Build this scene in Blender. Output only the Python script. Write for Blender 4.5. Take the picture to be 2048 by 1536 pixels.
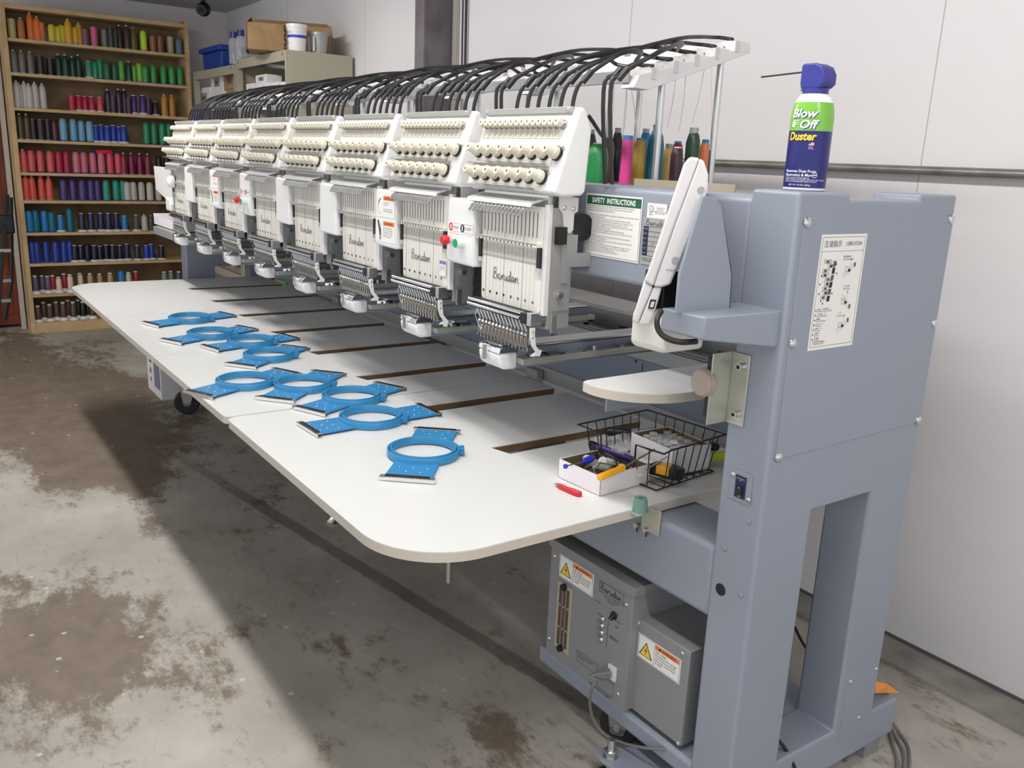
import bpy, bmesh, math, random
from mathutils import Matrix, Vector
random.seed(7)
S=bpy.context.scene
for o in list(bpy.data.objects): bpy.data.objects.remove(o)
# ---------------- camera, world, lights, exposure ----------------
CZ=1.36; FPX=1742.098
RM=Matrix(((0.56726672,-0.22890176,0.79108309),(0.82253523,0.11018270,-0.55793867),(0.04054947,0.96719375,0.25078275)))
cam=bpy.data.cameras.new('camera'); co=bpy.data.objects.new('camera',cam); S.collection.objects.link(co)
cam.sensor_width=36; cam.lens=36*FPX/2048; cam.clip_start=0.05; cam.clip_end=60
co.matrix_world=Matrix.Translation((0,0,CZ)) @ RM.to_4x4(); S.camera=co
S.view_settings.view_transform='Standard'; S.view_settings.look='None'; S.view_settings.gamma=1; S.view_settings.exposure=0.16
w=bpy.data.worlds.new('room_air'); S.world=w; w.use_nodes=True
bg=w.node_tree.nodes['Background']; bg.inputs[0].default_value=(.93,.96,1,1); bg.inputs[1].default_value=1.05
def area(loc,sx,sy,power,col=(1,.985,.96),rot=(0,0,0)):
    l=bpy.data.lights.new('tube_light','AREA'); l.shape='RECTANGLE'; l.size=sx; l.size_y=sy; l.energy=power; l.color=col
    o=bpy.data.objects.new('tube_light',l); o.location=loc; o.rotation_euler=rot; S.collection.objects.link(o); return o
for _x,_l,_p in ((-1.5,2.4,28),(-4.3,1.2,26),(.75,1.2,12)):  # a bare tube shines down and to both sides
    for _a,_f in ((0,.62),(1.15,.42),(-1.15,.20)): area((_x,.64,2.30),_l,.12,_p*_f,rot=(_a,0,0))
# ---------------- helpers ----------------
MATS={}
def mat(n,col,rough=.5,metal=0,bump=0,bscale=80,var=0,vscale=6,trans=0,alpha=1,emit=0,col2=None,spec=.5,objcol=False,coat=0):
    if n in MATS: return MATS[n]
    m=bpy.data.materials.new(n); m.use_nodes=True; nt=m.node_tree; b=nt.nodes['Principled BSDF']
    c=tuple(col)+(1,)
    b.inputs['Base Color'].default_value=c; b.inputs['Roughness'].default_value=rough; b.inputs['Metallic'].default_value=metal
    b.inputs['Specular IOR Level'].default_value=spec
    if coat: b.inputs['Coat Weight'].default_value=coat
    if trans: b.inputs['Transmission Weight'].default_value=trans
    if alpha<1: b.inputs['Alpha'].default_value=alpha
    if emit: b.inputs['Emission Color'].default_value=c; b.inputs['Emission Strength'].default_value=emit
    tc=nt.nodes.new('ShaderNodeTexCoord')
    if objcol:
        oi=nt.nodes.new('ShaderNodeObjectInfo'); nt.links.new(oi.outputs['Color'],b.inputs['Base Color'])
    if var:
        nz=nt.nodes.new('ShaderNodeTexNoise'); nz.inputs['Scale'].default_value=vscale; nz.inputs['Detail'].default_value=5
        mx=nt.nodes.new('ShaderNodeMixRGB'); nt.links.new(tc.outputs['Object'],nz.inputs['Vector'])
        rp=nt.nodes.new('ShaderNodeValToRGB'); rp.color_ramp.elements[0].position=.5-var*.5; rp.color_ramp.elements[1].position=.5+var*.5
        nt.links.new(nz.outputs[0],rp.inputs[0]); nt.links.new(rp.outputs[0],mx.inputs[0])
        mx.inputs[1].default_value=c; c2=col2 or tuple(x*.72 for x in col); mx.inputs[2].default_value=tuple(c2)+(1,)
        nt.links.new(mx.outputs[0],b.inputs['Base Color'])
    if bump:
        nz=nt.nodes.new('ShaderNodeTexNoise'); nz.inputs['Scale'].default_value=bscale
        bp=nt.nodes.new('ShaderNodeBump'); bp.inputs['Strength'].default_value=bump; bp.inputs['Distance'].default_value=.002
        nt.links.new(tc.outputs['Object'],nz.inputs['Vector']); nt.links.new(nz.outputs[0],bp.inputs['Height']); nt.links.new(bp.outputs[0],b.inputs['Normal'])
    MATS[n]=m; return m
def L(*c):  # sRGB 0-255 to linear
    return tuple((x/255/12.92 if x/255<=.04045 else ((x/255+.055)/1.055)**2.4) for x in c)
mat('blue_grey_paint',L(144,150,163),.38,bump=.12,bscale=400)
mat('cabinet_grey',L(138,138,140),.45,bump=.08,bscale=300)
mat('deck_grey',L(128,136,150),.5)
mat('white_plastic',L(232,231,229),.32)
mat('panel_white',L(222,218,218),.4)
mat('warm_white',L(228,224,216),.35)
mat('cream_plastic',L(214,207,190),.35)
mat('black_plastic',L(22,22,24),.4)
mat('black_rubber',L(34,33,33),.55)
mat('tube_black',L(32,32,33),.38)
mat('steel',(.68,.68,.67),.28,1)
mat('needle_metal',(.36,.33,.30),.25,1)
mat('cover_metal',L(205,205,203),.3,.35)
mat('taupe',L(168,155,142),.45)
mat('seam_grey',L(186,183,184),.7)
mat('chrome',(.8,.8,.8),.12,1)
mat('dull_metal',(.45,.45,.44),.42,1)
mat('grey_metal',L(165,165,163),.4,.3)
mat('plate_nickel',L(190,190,178),.33,.5)
mat('dark_gap',L(28,29,31),.7)
mat('laminate',L(219,219,217),.3,bump=.03,bscale=500)
mat('board_edge',L(205,196,182),.6)
mat('slot_wood',L(128,100,70),.7,var=.5,vscale=30)
mat('hoop_blue',L(50,134,184),.35)
mat('hoop_tray_blue',L(42,130,188),.42)
mat('plywood',L(216,186,142),.65,var=.5,vscale=9,col2=L(190,158,112))
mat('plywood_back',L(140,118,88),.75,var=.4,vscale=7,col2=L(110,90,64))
mat('cardboard',L(170,138,98),.8,var=.2,vscale=8,col2=L(152,122,84))
mat('kraft_dark',L(120,98,70),.8)
mat('paper',L(235,233,228),.7)
mat('box_white',L(238,234,236),.55)
mat('label_silver',L(170,170,166),.35,.3)
mat('ink',L(26,26,28),.6)
mat('ink_soft',L(90,88,88),.7)
mat('ink_white',L(240,240,240),.6)
mat('green_ink',L(22,92,58),.6)
mat('orange_ink',L(232,120,50),.6)
mat('yellow_ink',L(240,205,60),.6)
mat('navy_ink',L(30,32,78),.6)
mat('red_plastic',L(205,38,40),.35)
mat('green_button',L(35,150,100),.4)
mat('pad_white',L(215,228,222),.4)
mat('shelf_beige',L(176,168,148),.5)
mat('blue_bin',L(28,66,150),.5)
mat('clear_plastic',L(225,228,230),.1,alpha=.38)
mat('clear_sheet',L(225,225,222),.08,alpha=.28)
mat('bobbin_silver',L(222,222,220),.25,.25)
mat('yellow_plastic',L(246,172,28),.35)
mat('lime_plastic',L(196,210,40),.4)
mat('purple_plastic',L(70,50,120),.35)
mat('blue_plastic',L(38,60,190),.3)
mat('wire_black',L(20,19,20),.35)
mat('seafoam_rubber',L(112,150,138),.6)
mat('cable_grey',L(120,118,116),.5)
mat('orange_card',L(232,150,72),.7)
mat('rust_orange',L(150,66,30),.6,var=.4,vscale=5,col2=L(104,44,22))
mat('white_trim',L(190,182,172),.6)
mat('column_steel',L(86,76,80),.5,var=.5,vscale=5,col2=L(136,130,136),bump=.2,bscale=20)
mat('pipe_metal',L(150,148,142),.38,.5,var=.5,vscale=14,col2=L(112,108,102))
mat('concrete_curb',L(165,162,154),.85,var=.5,vscale=9,col2=L(120,116,108),bump=.5,bscale=40)
mat('can_white',L(240,240,242),.25)
mat('can_green',L(122,182,70),.25)
mat('can_blue',L(30,30,106),.22)
mat('cap_blue',L(52,52,136),.3)
mat('can_yellow',L(250,208,60),.3)
mat('pale_blue',L(170,190,228),.4)
mat('skin_ink',L(230,190,160),.5)
mat('thread',(.5,.5,.5),.33,objcol=True,bump=.35,bscale=260)
mat('thread_pale',L(205,200,190),.6)
mat('vent_brown',L(90,70,48),.8)
class MB:
    def __init__(s): s.v=[];s.f=[];s.m=[];s.sl=[];s.X=None
    def _m(s,m):
        if m not in s.sl: s.sl.append(m)
        return s.sl.index(m)
    def add(s,vs,fs,m):
        b=len(s.v); mi=s._m(m)
        for p in vs:
            p=Vector(p)
            if s.X is not None: p=s.X@p
            s.v.append(tuple(p))
        for f in fs: s.f.append([b+i for i in f]); s.m.append(mi)
        return s
    def box(s,x0,x1,y0,y1,z0,z1,m):
        if x0>x1:x0,x1=x1,x0
        if y0>y1:y0,y1=y1,y0
        if z0>z1:z0,z1=z1,z0
        v=[(x,y,z) for x in(x0,x1) for y in(y0,y1) for z in(z0,z1)]
        return s.add(v,[(0,1,3,2),(4,6,7,5),(0,4,5,1),(2,3,7,6),(0,2,6,4),(1,5,7,3)],m)
    def prism(s,pts,ax,a,b,m):
        # pts 2d in the two other axes (in order), extruded along ax from a to b
        def P(p,t): return {'x':(t,p[0],p[1]),'y':(p[0],t,p[1]),'z':(p[0],p[1],t)}[ax]
        n=len(pts); v=[P(p,a) for p in pts]+[P(p,b) for p in pts]
        f=[tuple(range(n))[::-1],tuple(range(n,2*n))]+[(i,(i+1)%n,n+(i+1)%n,n+i) for i in range(n)]
        return s.add(v,f,m)
    def ring(s,p,q,t,r,n):
        d=(Vector(q)-Vector(p)).normalized(); a=d.orthogonal().normalized(); b=d.cross(a)
        return [Vector(t)+r*(math.cos(2*math.pi*i/n)*a+math.sin(2*math.pi*i/n)*b) for i in range(n)]
    def lathe(s,o,d,prof,n,m,caps=True):
        o=Vector(o);d=Vector(d).normalized(); v=[];f=[]
        for r,h in prof: v+=s.ring((0,0,0),d,o+d*h,max(r,1e-5),n)
        k=len(prof)
        for j in range(k-1):
            for i in range(n): f.append((j*n+i,j*n+(i+1)%n,(j+1)*n+(i+1)%n,(j+1)*n+i))
        if caps: f.append(tuple(range(n))[::-1]); f.append(tuple(range((k-1)*n,k*n)))
        return s.add(v,f,m)
    def cyl(s,p,q,r,m,n=14,r2=None):
        p=Vector(p);q=Vector(q); return s.lathe(p,q-p,[(r,0),(r if r2 is None else r2,(q-p).length)],n,m)
    def tube(s,pts,r,m,n=8,closed=False,caps=True):
        pts=[Vector(p) for p in pts]; v=[];f=[];N=len(pts); prev=None
        for i,p in enumerate(pts):
            if closed: d=pts[(i+1)%N]-pts[i-1]
            else: d=(pts[min(i+1,N-1)]-pts[max(i-1,0)])
            d.normalize()
            a=d.orthogonal() if prev is None else (prev-d*prev.dot(d))
            a.normalize(); prev=a; b=d.cross(a)
            v+=[p+r*(math.cos(2*math.pi*k/n)*a+math.sin(2*math.pi*k/n)*b) for k in range(n)]
        R=N if closed else N-1
        for j in range(R):
            j2=(j+1)%N
            for i in range(n): f.append((j*n+i,j*n+(i+1)%n,j2*n+(i+1)%n,j2*n+i))
        if caps and not closed: f.append(tuple(range(n))[::-1]); f.append(tuple(range((N-1)*n,N*n)))
        return s.add(v,f,m)
    def ribbon(s,pts,wd,m):  # flat stroke in local xy
        v=[];f=[];N=len(pts)
        for i in range(N):
            a=pts[max(i-1,0)];b=pts[min(i+1,N-1)]; dx=b[0]-a[0];dy=b[1]-a[1];l=math.hypot(dx,dy) or 1
            nx,ny=-dy/l*wd/2,dx/l*wd/2
            v+=[(pts[i][0]+nx,pts[i][1]+ny,0),(pts[i][0]-nx,pts[i][1]-ny,0)]
            if i: f.append((2*i-2,2*i-1,2*i+1,2*i))
        return s.add(v,f,m)
    def sphere(s,c,r,m,n=12,sc=(1,1,1)):
        v=[];f=[];k=n//2
        for j in range(k+1):
            t=math.pi*j/k
            for i in range(n):
                p=2*math.pi*i/n; v.append((c[0]+sc[0]*r*math.sin(t)*math.cos(p),c[1]+sc[1]*r*math.sin(t)*math.sin(p),c[2]+sc[2]*r*math.cos(t)))
        for j in range(k):
            for i in range(n): f.append((j*n+i,(j+1)*n+i,(j+1)*n+(i+1)%n,j*n+(i+1)%n))
        return s.add(v,f,m)
    def text(s,t,x,y,h,m,align='LEFT',wscale=1,shear=0,z=0,bold=0,line=1.0,fit=None):
        cu=bpy.data.curves.new('t','FONT'); cu.body=t; cu.size=h*1.38; cu.align_x=align; cu.shear=shear; cu.offset=bold; cu.space_line=line; cu.resolution_u=2
        ob=bpy.data.objects.new('t',cu); S.collection.objects.link(ob)
        me=bpy.data.meshes.new_from_object(ob.evaluated_get(bpy.context.evaluated_depsgraph_get()))
        if fit: wscale=fit/max(p.co.x for p in me.vertices)
        s.add([(x+p.co.x*wscale,y+p.co.y,z+p.co.z) for p in me.vertices],[tuple(p.vertices) for p in me.polygons],m)
        bpy.data.objects.remove(ob); bpy.data.curves.remove(cu); bpy.data.meshes.remove(me); return s
    def mesh(s,name,smooth=True,ang=40):
        me=bpy.data.meshes.new(name); me.from_pydata(s.v,[],s.f)
        for m in s.sl: me.materials.append(MATS[m])
        me.polygons.foreach_set('material_index',s.m); me.validate(clean_customdata=False)
        bm=bmesh.new(); bm.from_mesh(me); bmesh.ops.recalc_face_normals(bm,faces=bm.faces); bm.to_mesh(me); bm.free()
        if smooth: me.shade_smooth(); me.set_sharp_from_angle(angle=math.radians(ang))
        me.update(); return me
    def build(s,name,parent=None,bev=0,seg=2,smooth=True,ang=40,label=None):
        me=s.mesh(name,smooth,ang); o=bpy.data.objects.new(name,me); S.collection.objects.link(o)
        if parent is not None:
            o.parent=parent; o.matrix_parent_inverse=base(parent).inverted()
        if bev:
            b=o.modifiers.new('bevel','BEVEL'); b.width=bev; b.segments=seg; b.limit_method='ANGLE'; b.angle_limit=math.radians(35); b.harden_normals=False
        if label: o['label']=label
        return o
def base(o):
    m=Matrix.Translation(o.location)@o.rotation_euler.to_matrix().to_4x4()
    return m if o.parent is None else base(o.parent)@o.matrix_parent_inverse@m
def thing(name,label,cat,loc=(0,0,0),rz=0,group=None):
    o=bpy.data.objects.new(name,None); S.collection.objects.link(o); o.empty_display_size=.05
    o.location=loc; o.rotation_euler=(0,0,rz); tag(o,label,cat,group); return o
def tag(o,label,cat,group=None):
    o['label']=label; o['category']=cat
    if group: o['group']=group
    return o
def struct(o): o['kind']='structure'; return o
def bp(px,py,ax,val):
    d=RM@Vector((px-1024,-(py-768),-FPX)); C=Vector((0,0,CZ)); return C+d*((val-C[ax])/d[ax])
def frame(o,x,y):  # matrix with local x,y axes at o
    x=Vector(x).normalized(); y=Vector(y); y=(y-x*y.dot(x)).normalized(); z=x.cross(y)
    M=Matrix((x,y,z)).transposed().to_4x4(); M.translation=Vector(o); return M
def spline(pts,n=6):
    P=[Vector(p) for p in pts]; out=[]
    for i in range(len(P)-1):
        a=P[max(i-1,0)];b=P[i];c=P[i+1];d=P[min(i+2,len(P)-1)]
        for k in range(n):
            t=k/n; out.append(.5*((2*b)+(c-a)*t+(2*a-5*b+4*c-d)*t*t+(3*b-a-3*c+d)*t**3))
    out.append(P[-1]); return out
def dup(o,loc=None,parent=None,rz=None):
    c=o.copy(); S.collection.objects.link(c)
    if parent is not None: c.parent=parent
    if loc is not None: c.location=loc
    if rz is not None: c.rotation_euler=(0,0,rz)
    for ch in KIDS.get(o.name,[]): dup(ch,parent=c)
    return c
KIDS={}
def kids():
    KIDS.clear()
    for o in bpy.data.objects:
        if o.parent: KIDS.setdefault(o.parent.name,[]).append(o)
ORD=['first','second','third','fourth','fifth','sixth','seventh','eighth','ninth','tenth','eleventh','twelfth','thirteenth','fourteenth','fifteenth','sixteenth','seventeenth','eighteenth','nineteenth','twentieth','twenty-first','twenty-second','twenty-third','twenty-fourth','twenty-fifth','twenty-sixth','twenty-seventh','twenty-eighth','twenty-ninth','thirtieth']
def screw(b,c,d,r=.007,m='steel'):
    b.lathe(c,d,[(r,0),(r*.95,r*.25),(r*.6,r*.5),(r*.1,r*.58)],12,m)
# script lettering strokes, unit x-height = 1
LOGO=[[(.1,1.9),(.15,1),(.12,.1)],[(.1,1.85),(.6,2.1),(.85,1.6),(.3,1.1),(.9,.9),(.95,.3),(.5,0),(.05,.25),(-.1,.5)],
 [(1.75,.85),(1.45,.95),(1.2,.5),(1.4,.05),(1.7,.35),(1.8,.9),(1.8,.2),(1.95,0),(2.15,.3),(2.3,.9)],
 [(2.3,.9),(2.35,.1)],[(2.35,.5),(2.6,.95),(2.85,.85)],
 [(2.95,.9),(2.95,.3),(3.15,0),(3.4,.25),(3.5,.9),(3.5,.2),(3.65,0),(3.85,.3)],
 [(4.35,.85),(4.05,.95),(3.85,.5),(4.0,.05),(4.3,.3),(4.5,1.2),(4.45,2.0),(4.42,.2),(4.6,0),(4.75,.3)],
 [(5.25,.85),(4.95,.95),(4.75,.5),(4.95,.05),(5.2,.35),(5.32,.9),(5.32,.2),(5.5,0),(5.65,.4),(5.75,.9)],
 [(5.78,.9),(5.78,.0)],[(5.78,.4),(6.05,.95),(6.3,.7),(6.3,.2),(6.45,0),(6.6,.15)]]
def logo(b,x,y,xh,wd,m='ink',z=0):
    for st in LOGO:
        p=spline([(q[0]*xh*.92+x,q[1]*xh+y,z) for q in st],5); b.ribbon([(q.x,q.y) for q in p],wd,m)
# ---------------- room ----------------
WY=2.32; LX=-7.45; CH=2.385
def floor_mat():
    m=bpy.data.materials.new('worn_painted_concrete'); m.use_nodes=True; nt=m.node_tree; N=nt.nodes; K=nt.links; b=N['Principled BSDF']
    tc=N.new('ShaderNodeTexCoord')
    def noise(sc,det=8,rough=.6,off=0,stretch=None):
        n=N.new('ShaderNodeTexNoise'); n.inputs['Scale'].default_value=sc; n.inputs['Detail'].default_value=det; n.inputs['Roughness'].default_value=rough
        mp=N.new('ShaderNodeMapping'); mp.inputs['Location'].default_value=(off,off*1.7,0)
        if stretch: mp.inputs['Scale'].default_value=stretch[0]; mp.inputs['Rotation'].default_value=(0,0,stretch[1])
        K.new(tc.outputs['Object'],mp.inputs[0]); K.new(mp.outputs[0],n.inputs[0]); return n.outputs[0]
    def mth(op,a,c=None,cl=False):
        n=N.new('ShaderNodeMath'); n.operation=op; n.use_clamp=cl
        for i,v in enumerate((a,c)):
            if v is None: continue
            if isinstance(v,(int,float)): n.inputs[i].default_value=v
            else: K.new(v,n.inputs[i])
        return n.outputs[0]
    def ramp(v,a,c):
        n=N.new('ShaderNodeMapRange'); n.inputs[1].default_value=a; n.inputs[2].default_value=c; K.new(v,n.inputs[0]); return n.outputs[0]
    def mix(f,a,c):
        n=N.new('ShaderNodeMixRGB')
        for i,v in enumerate((f,a,c)):
            if isinstance(v,tuple): n.inputs[i].default_value=v+(1,)
            elif isinstance(v,(int,float)): n.inputs[i].default_value=v
            else: K.new(v,n.inputs[i])
        return n.outputs[0]
    acc=None
    for (px,py,rx,ry,wt) in [(60,770,1.1,.34,.30),(240,810,.9,.26,.30),(100,850,.7,.2,.26),(250,930,.22,.13,.34),(290,985,.12,.06,.22),(240,760,.3,.06,.2),(40,700,.8,.1,.2),(120,945,.5,.06,.14),(120,1220,.26,.22,.34),(80,1350,.2,.16,.26),(180,1290,.16,.1,.2),(150,1440,.2,.08,.14),(305,1055,.13,.06,.26),(400,1310,.16,.1,.14),(500,1250,.12,.05,.16),(430,1420,.25,.1,.1),(640,1240,.2,.08,.12),(940,1430,.12,.07,.14),(690,1520,.25,.05,.16),(560,1110,.25,.07,.08),(60,1060,.5,.08,-.2),(200,1050,.25,.07,-.2),(250,1110,.3,.08,-.14),(400,1150,.2,.1,-.12),(560,1380,.25,.1,-.16),(220,880,.3,.03,-.16),(330,840,.3,.04,-.1)]:
        p=bp(px,py,2,0); v=N.new('ShaderNodeMapping'); v.inputs['Scale'].default_value=(1/rx,1/ry,1); v.inputs['Location'].default_value=(-p.x/rx,-p.y/ry,0)
        K.new(tc.outputs['Object'],v.inputs[0]); l=N.new('ShaderNodeVectorMath'); l.operation='LENGTH'; K.new(v.outputs[0],l.inputs[0])
        g=mth('MULTIPLY',ramp(l.outputs['Value'],1.9,.2),wt*.62); acc=g if acc is None else mth('ADD',acc,g)
    big=noise(1.6,10,.72); fine=noise(14,12,.8,3,((.55,1,1),.3)); 
    mid=noise(5,10,.75,7,((.6,1,1),.9)); sc=mth('ADD',mth('ADD',mth('ADD',mth('MULTIPLY',big,.5),mth('MULTIPLY',fine,.6)),mth('MULTIPLY',mid,.6)),acc)
    worn=ramp(sc,.905,1.0)
    grey=mix(ramp(noise(2.2,6,.6,9),.3,.7),L(154,148,137),L(198,192,182))
    brown=mix(ramp(noise(9,8,.7,5),.3,.7),L(104,89,73),L(134,119,101))
    c=mix(mth('MULTIPLY',worn,.92),grey,brown)
    spk=ramp(noise(26,12,.85,12,((.4,1,1),.5)),.555,.62); c=mix(mth('MULTIPLY',spk,.45),c,L(84,76,66))
    vo=N.new('ShaderNodeTexVoronoi'); vo.inputs['Scale'].default_value=9; vo.inputs['Randomness'].default_value=1; K.new(tc.outputs['Object'],vo.inputs[0])
    wh=ramp(vo.outputs['Distance'],.085,.06); c=mix(mth('MULTIPLY',wh,.75),c,L(214,208,198))
    sp=N.new('ShaderNodeSeparateXYZ'); K.new(tc.outputs['Object'],sp.inputs[0])
    ln=mth('SUBTRACT',sp.outputs[1],mth('ADD',mth('MULTIPLY',sp.outputs[0],.17),1.578))
    ln=mth('ADD',ln,mth('MULTIPLY',mth('SUBTRACT',fine,.5),.03))
    st=mth('MULTIPLY',ramp(mth('ABSOLUTE',ln),.032,.022),ramp(sp.outputs[0],-4.2,-3.2)); c=mix(mth('MULTIPLY',st,.55),c,L(70,68,58))
    K.new(c,b.inputs['Base Color']); K.new(mth('ADD',mth('MULTIPLY',fine,.3),.42),b.inputs['Roughness'])
    bu=N.new('ShaderNodeBump'); bu.inputs['Strength'].default_value=.25; bu.inputs['Distance'].default_value=.004; K.new(fine,bu.inputs['Height']); K.new(bu.outputs[0],b.inputs['Normal'])
    MATS['floor']=m
floor_mat()
def wall_mat():
    m=mat('wall_board',L(233,229,229),.45,bump=.06,bscale=60,var=.6,vscale=1.3,col2=L(225,221,222)); return m
wall_mat()
mat('wall_grime',L(196,192,190),.55,var=.5,vscale=3,col2=L(170,165,162))
mat('ceiling_white',L(205,204,203),.7,var=.3,vscale=2,col2=L(190,188,187))
struct(MB().box(LX,2.2,-2.6,WY,-.12,0,'floor').build('floor',smooth=False))
struct(MB().box(LX,2.2,WY,WY+.12,0,CH+.1,'wall_board').build('wall_back',smooth=False))
struct(MB().box(LX-.12,LX,-2.6,WY+.12,0,CH+.1,'wall_board').build('wall_left',smooth=False))
struct(MB().box(LX-.12,2.2,-2.6,WY+.12,CH,CH+.1,'ceiling_white').build('ceiling',smooth=False))
b=MB()
for x in (-6.11,-4.9,-2.62,-1.39,-.1): b.box(x-.0012,x+.0012,WY-.001,WY,0,CH,'seam_grey')
struct(b.build('trim_3'))
b=MB(); b.box(LX,2.2,WY-.13,WY-.001,0,.012,'concrete_curb'); b.box(LX,2.2,WY-.004,WY,.01,.022,'ink_soft')
struct(b.build('baseboard_back'))
b=MB(); x0,x1=-3.985,-3.80
b.box(x0,-3.90,WY-.17,WY,0,CH,'column_steel'); b.box(-3.90,-3.892,WY-.172,WY-.158,0,CH,'column_steel'); b.box(-3.885,-3.85,WY-.02,WY,0,CH,'white_trim')
b.tube([(x1+.02,WY-.012,CH),(x1+.03,WY-.012,1.6),(x1+.015,WY-.012,.9)],.006,'black_rubber'); b.tube([(x1-.01,WY-.012,CH),(x1,WY-.012,1.6),(x1-.01,WY-.012,.9)],.004,'black_rubber')
struct(b.build('trim_2'))
b=MB(); b.cyl((-2.55,WY-.03,1.372),(1.2,WY-.03,1.372),.0125,'pipe_metal',14)
for x in (-2.53,-1.7,-.6,.5): b.cyl((x,WY-.03,1.372),(x,WY,1.372),.008,'pipe_metal',8)
for x in (-2.53,): b.cyl((x,WY-.03,1.36),(x,WY-.03,1.44),.018,'pipe_metal',10)
tag(b.build('wall_pipe'),'horizontal grey metal conduit running along the white back wall','pipe')
for i,(x,y,l) in enumerate([(-1.5,.64,2.4),(-4.3,.64,1.2),(.75,.64,1.2)]):
    lab=['long ceiling tube lamp above the near half of the table front edge','short ceiling tube lamp above the far table boards','short ceiling tube lamp nearest the viewer, beyond the near end frame'][i]
    t=thing('ceiling_lamp',lab,'lamp',(x,y,CH),group='ceiling tube lamps')
    MB().box(x-l/2-.05,x+l/2+.05,y-.13,y+.13,CH-.05,CH-.001,'panel_white').build('housing',t)
    mat('lamp_tube',(1,.98,.95),.5,emit=4)
    q=MB(); q.cyl((x-l/2,y-.06,CH-.066),(x+l/2,y-.06,CH-.066),.013,'lamp_tube'); q.cyl((x-l/2,y+.06,CH-.066),(x+l/2,y+.06,CH-.066),.013,'lamp_tube'); q.build('fluorescent_tube',t)
# security camera
p=bp(407,14,2,CH-.07)
t=thing('security_camera','small black security camera hanging from the far ceiling corner','camera',(p.x,p.y,CH))
b=MB(); b.cyl((p.x,p.y,CH),(p.x,p.y,CH-.02),.04,'black_plastic'); b.cyl((p.x,p.y,CH-.02),(p.x,p.y,CH-.05),.014,'black_plastic'); b.build('mount',t)
b=MB(); b.sphere((p.x,p.y,CH-.085),.05,'black_plastic',14); b.cyl((p.x,p.y,CH-.085),(p.x+.055,p.y-.035,CH-.1),.036,'black_plastic'); b.build('housing',t)
MB().cyl((p.x+.055,p.y-.035,CH-.1),(p.x+.06,p.y-.038,CH-.101),.022,'dark_gap').build('lens',t)
# ---------------- plywood bookcase with cones ----------------
BX=-7.0; BD=.22; Y0,Y1=.695,1.90
t=thing('bookcase','tall plywood bookcase full of thread cones against the far left wall','bookcase',(BX-BD/2,(Y0+Y1)/2,0))
b=MB()
b.box(BX-BD,BX,Y0,Y0+.03,0,2.215,'plywood').build('side_panel',t,bev=.002)
MB().box(BX-BD,BX,Y1-.025,Y1,0,2.235,'plywood').build('side_panel',t,bev=.002)
MB().box(BX-BD,BX,Y0+.03,Y1-.025,2.185,2.213,'plywood').build('top_board',t,bev=.002)
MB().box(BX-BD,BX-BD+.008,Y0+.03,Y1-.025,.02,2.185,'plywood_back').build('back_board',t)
MB().box(BX-.02,BX,Y0+.03,Y1-.025,0,.062,'plywood').build('kick_board',t)
SH=[2.0,1.782,1.557,1.348,1.128,.938,.715,.498,.277,.071]
for z in SH: MB().box(BX-BD+.008,BX-.002,Y0+.03,Y1-.025,z-.02,z,'plywood').build('shelf',t,bev=.0015)
COL=dict(cr=('cream olive',(190,180,130)),ot=('orange tan',(190,122,70)),og=('orange',(228,120,60)),br=('dark brown',(66,50,42)),ye=('yellow',(216,200,70)),go=('golden yellow',(220,172,54)),
 mv=('mauve',(120,80,96)),pk=('pink',(216,96,140)),gg=('grey green',(110,118,104)),ch=('charcoal',(48,46,46)),ob=('olive brown',(110,92,60)),li=('neon lime',(196,238,60)),cb=('copper brown',(140,94,68)),
 kh=('khaki',(172,166,130)),sb=('steel blue',(92,122,140)),gy=('warm grey',(122,116,110)),bb=('black brown',(36,30,32)),dg=('dark green',(30,62,50)),tg=('teal green',(66,142,118)),fg=('forest green',(52,92,64)),
 bg=('bright green',(92,170,70)),yg=('yellow green',(150,200,70)),gr=('green',(60,150,80)),si=('silver',(196,190,184)),cm=('crimson',(176,40,70)),pr=('pinkish red',(216,84,96)),pu=('deep purple',(58,34,58)),
 vi=('violet',(70,48,110)),pl=('dark plum',(54,36,44)),am=('amber',(186,128,52)),bw=('brown',(86,66,46)),bk=('black',(28,28,32)),ma=('maroon',(86,40,52)),lb=('light blue',(112,164,198)),ro=('royal blue',(40,64,160)),
 gn=('emerald green',(44,140,98)),co=('coral red',(214,92,92)),ho=('hot coral',(222,80,106)),dp=('dusty pink',(204,112,134)),dm=('dark magenta',(130,32,70)),ro2=('red orange',(216,86,76)),pp=('purple',(80,62,130)),
 te=('teal',(50,150,130)),az=('azure',(44,130,196)),tb=('teal blue',(26,112,138)),nv=('navy',(34,40,78)),dk=('dark grey',(78,76,74)),mb=('midnight navy',(24,26,46)),pg=('purple grey',(98,90,110)),cw=('cream white',(224,208,180)),
 tn=('tan',(180,154,116)),rd=('red',(190,50,44)),pa=('pale green',(130,158,144)),sl=('slate blue',(76,98,124)),hb=('chocolate brown',(92,68,54)))
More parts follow.
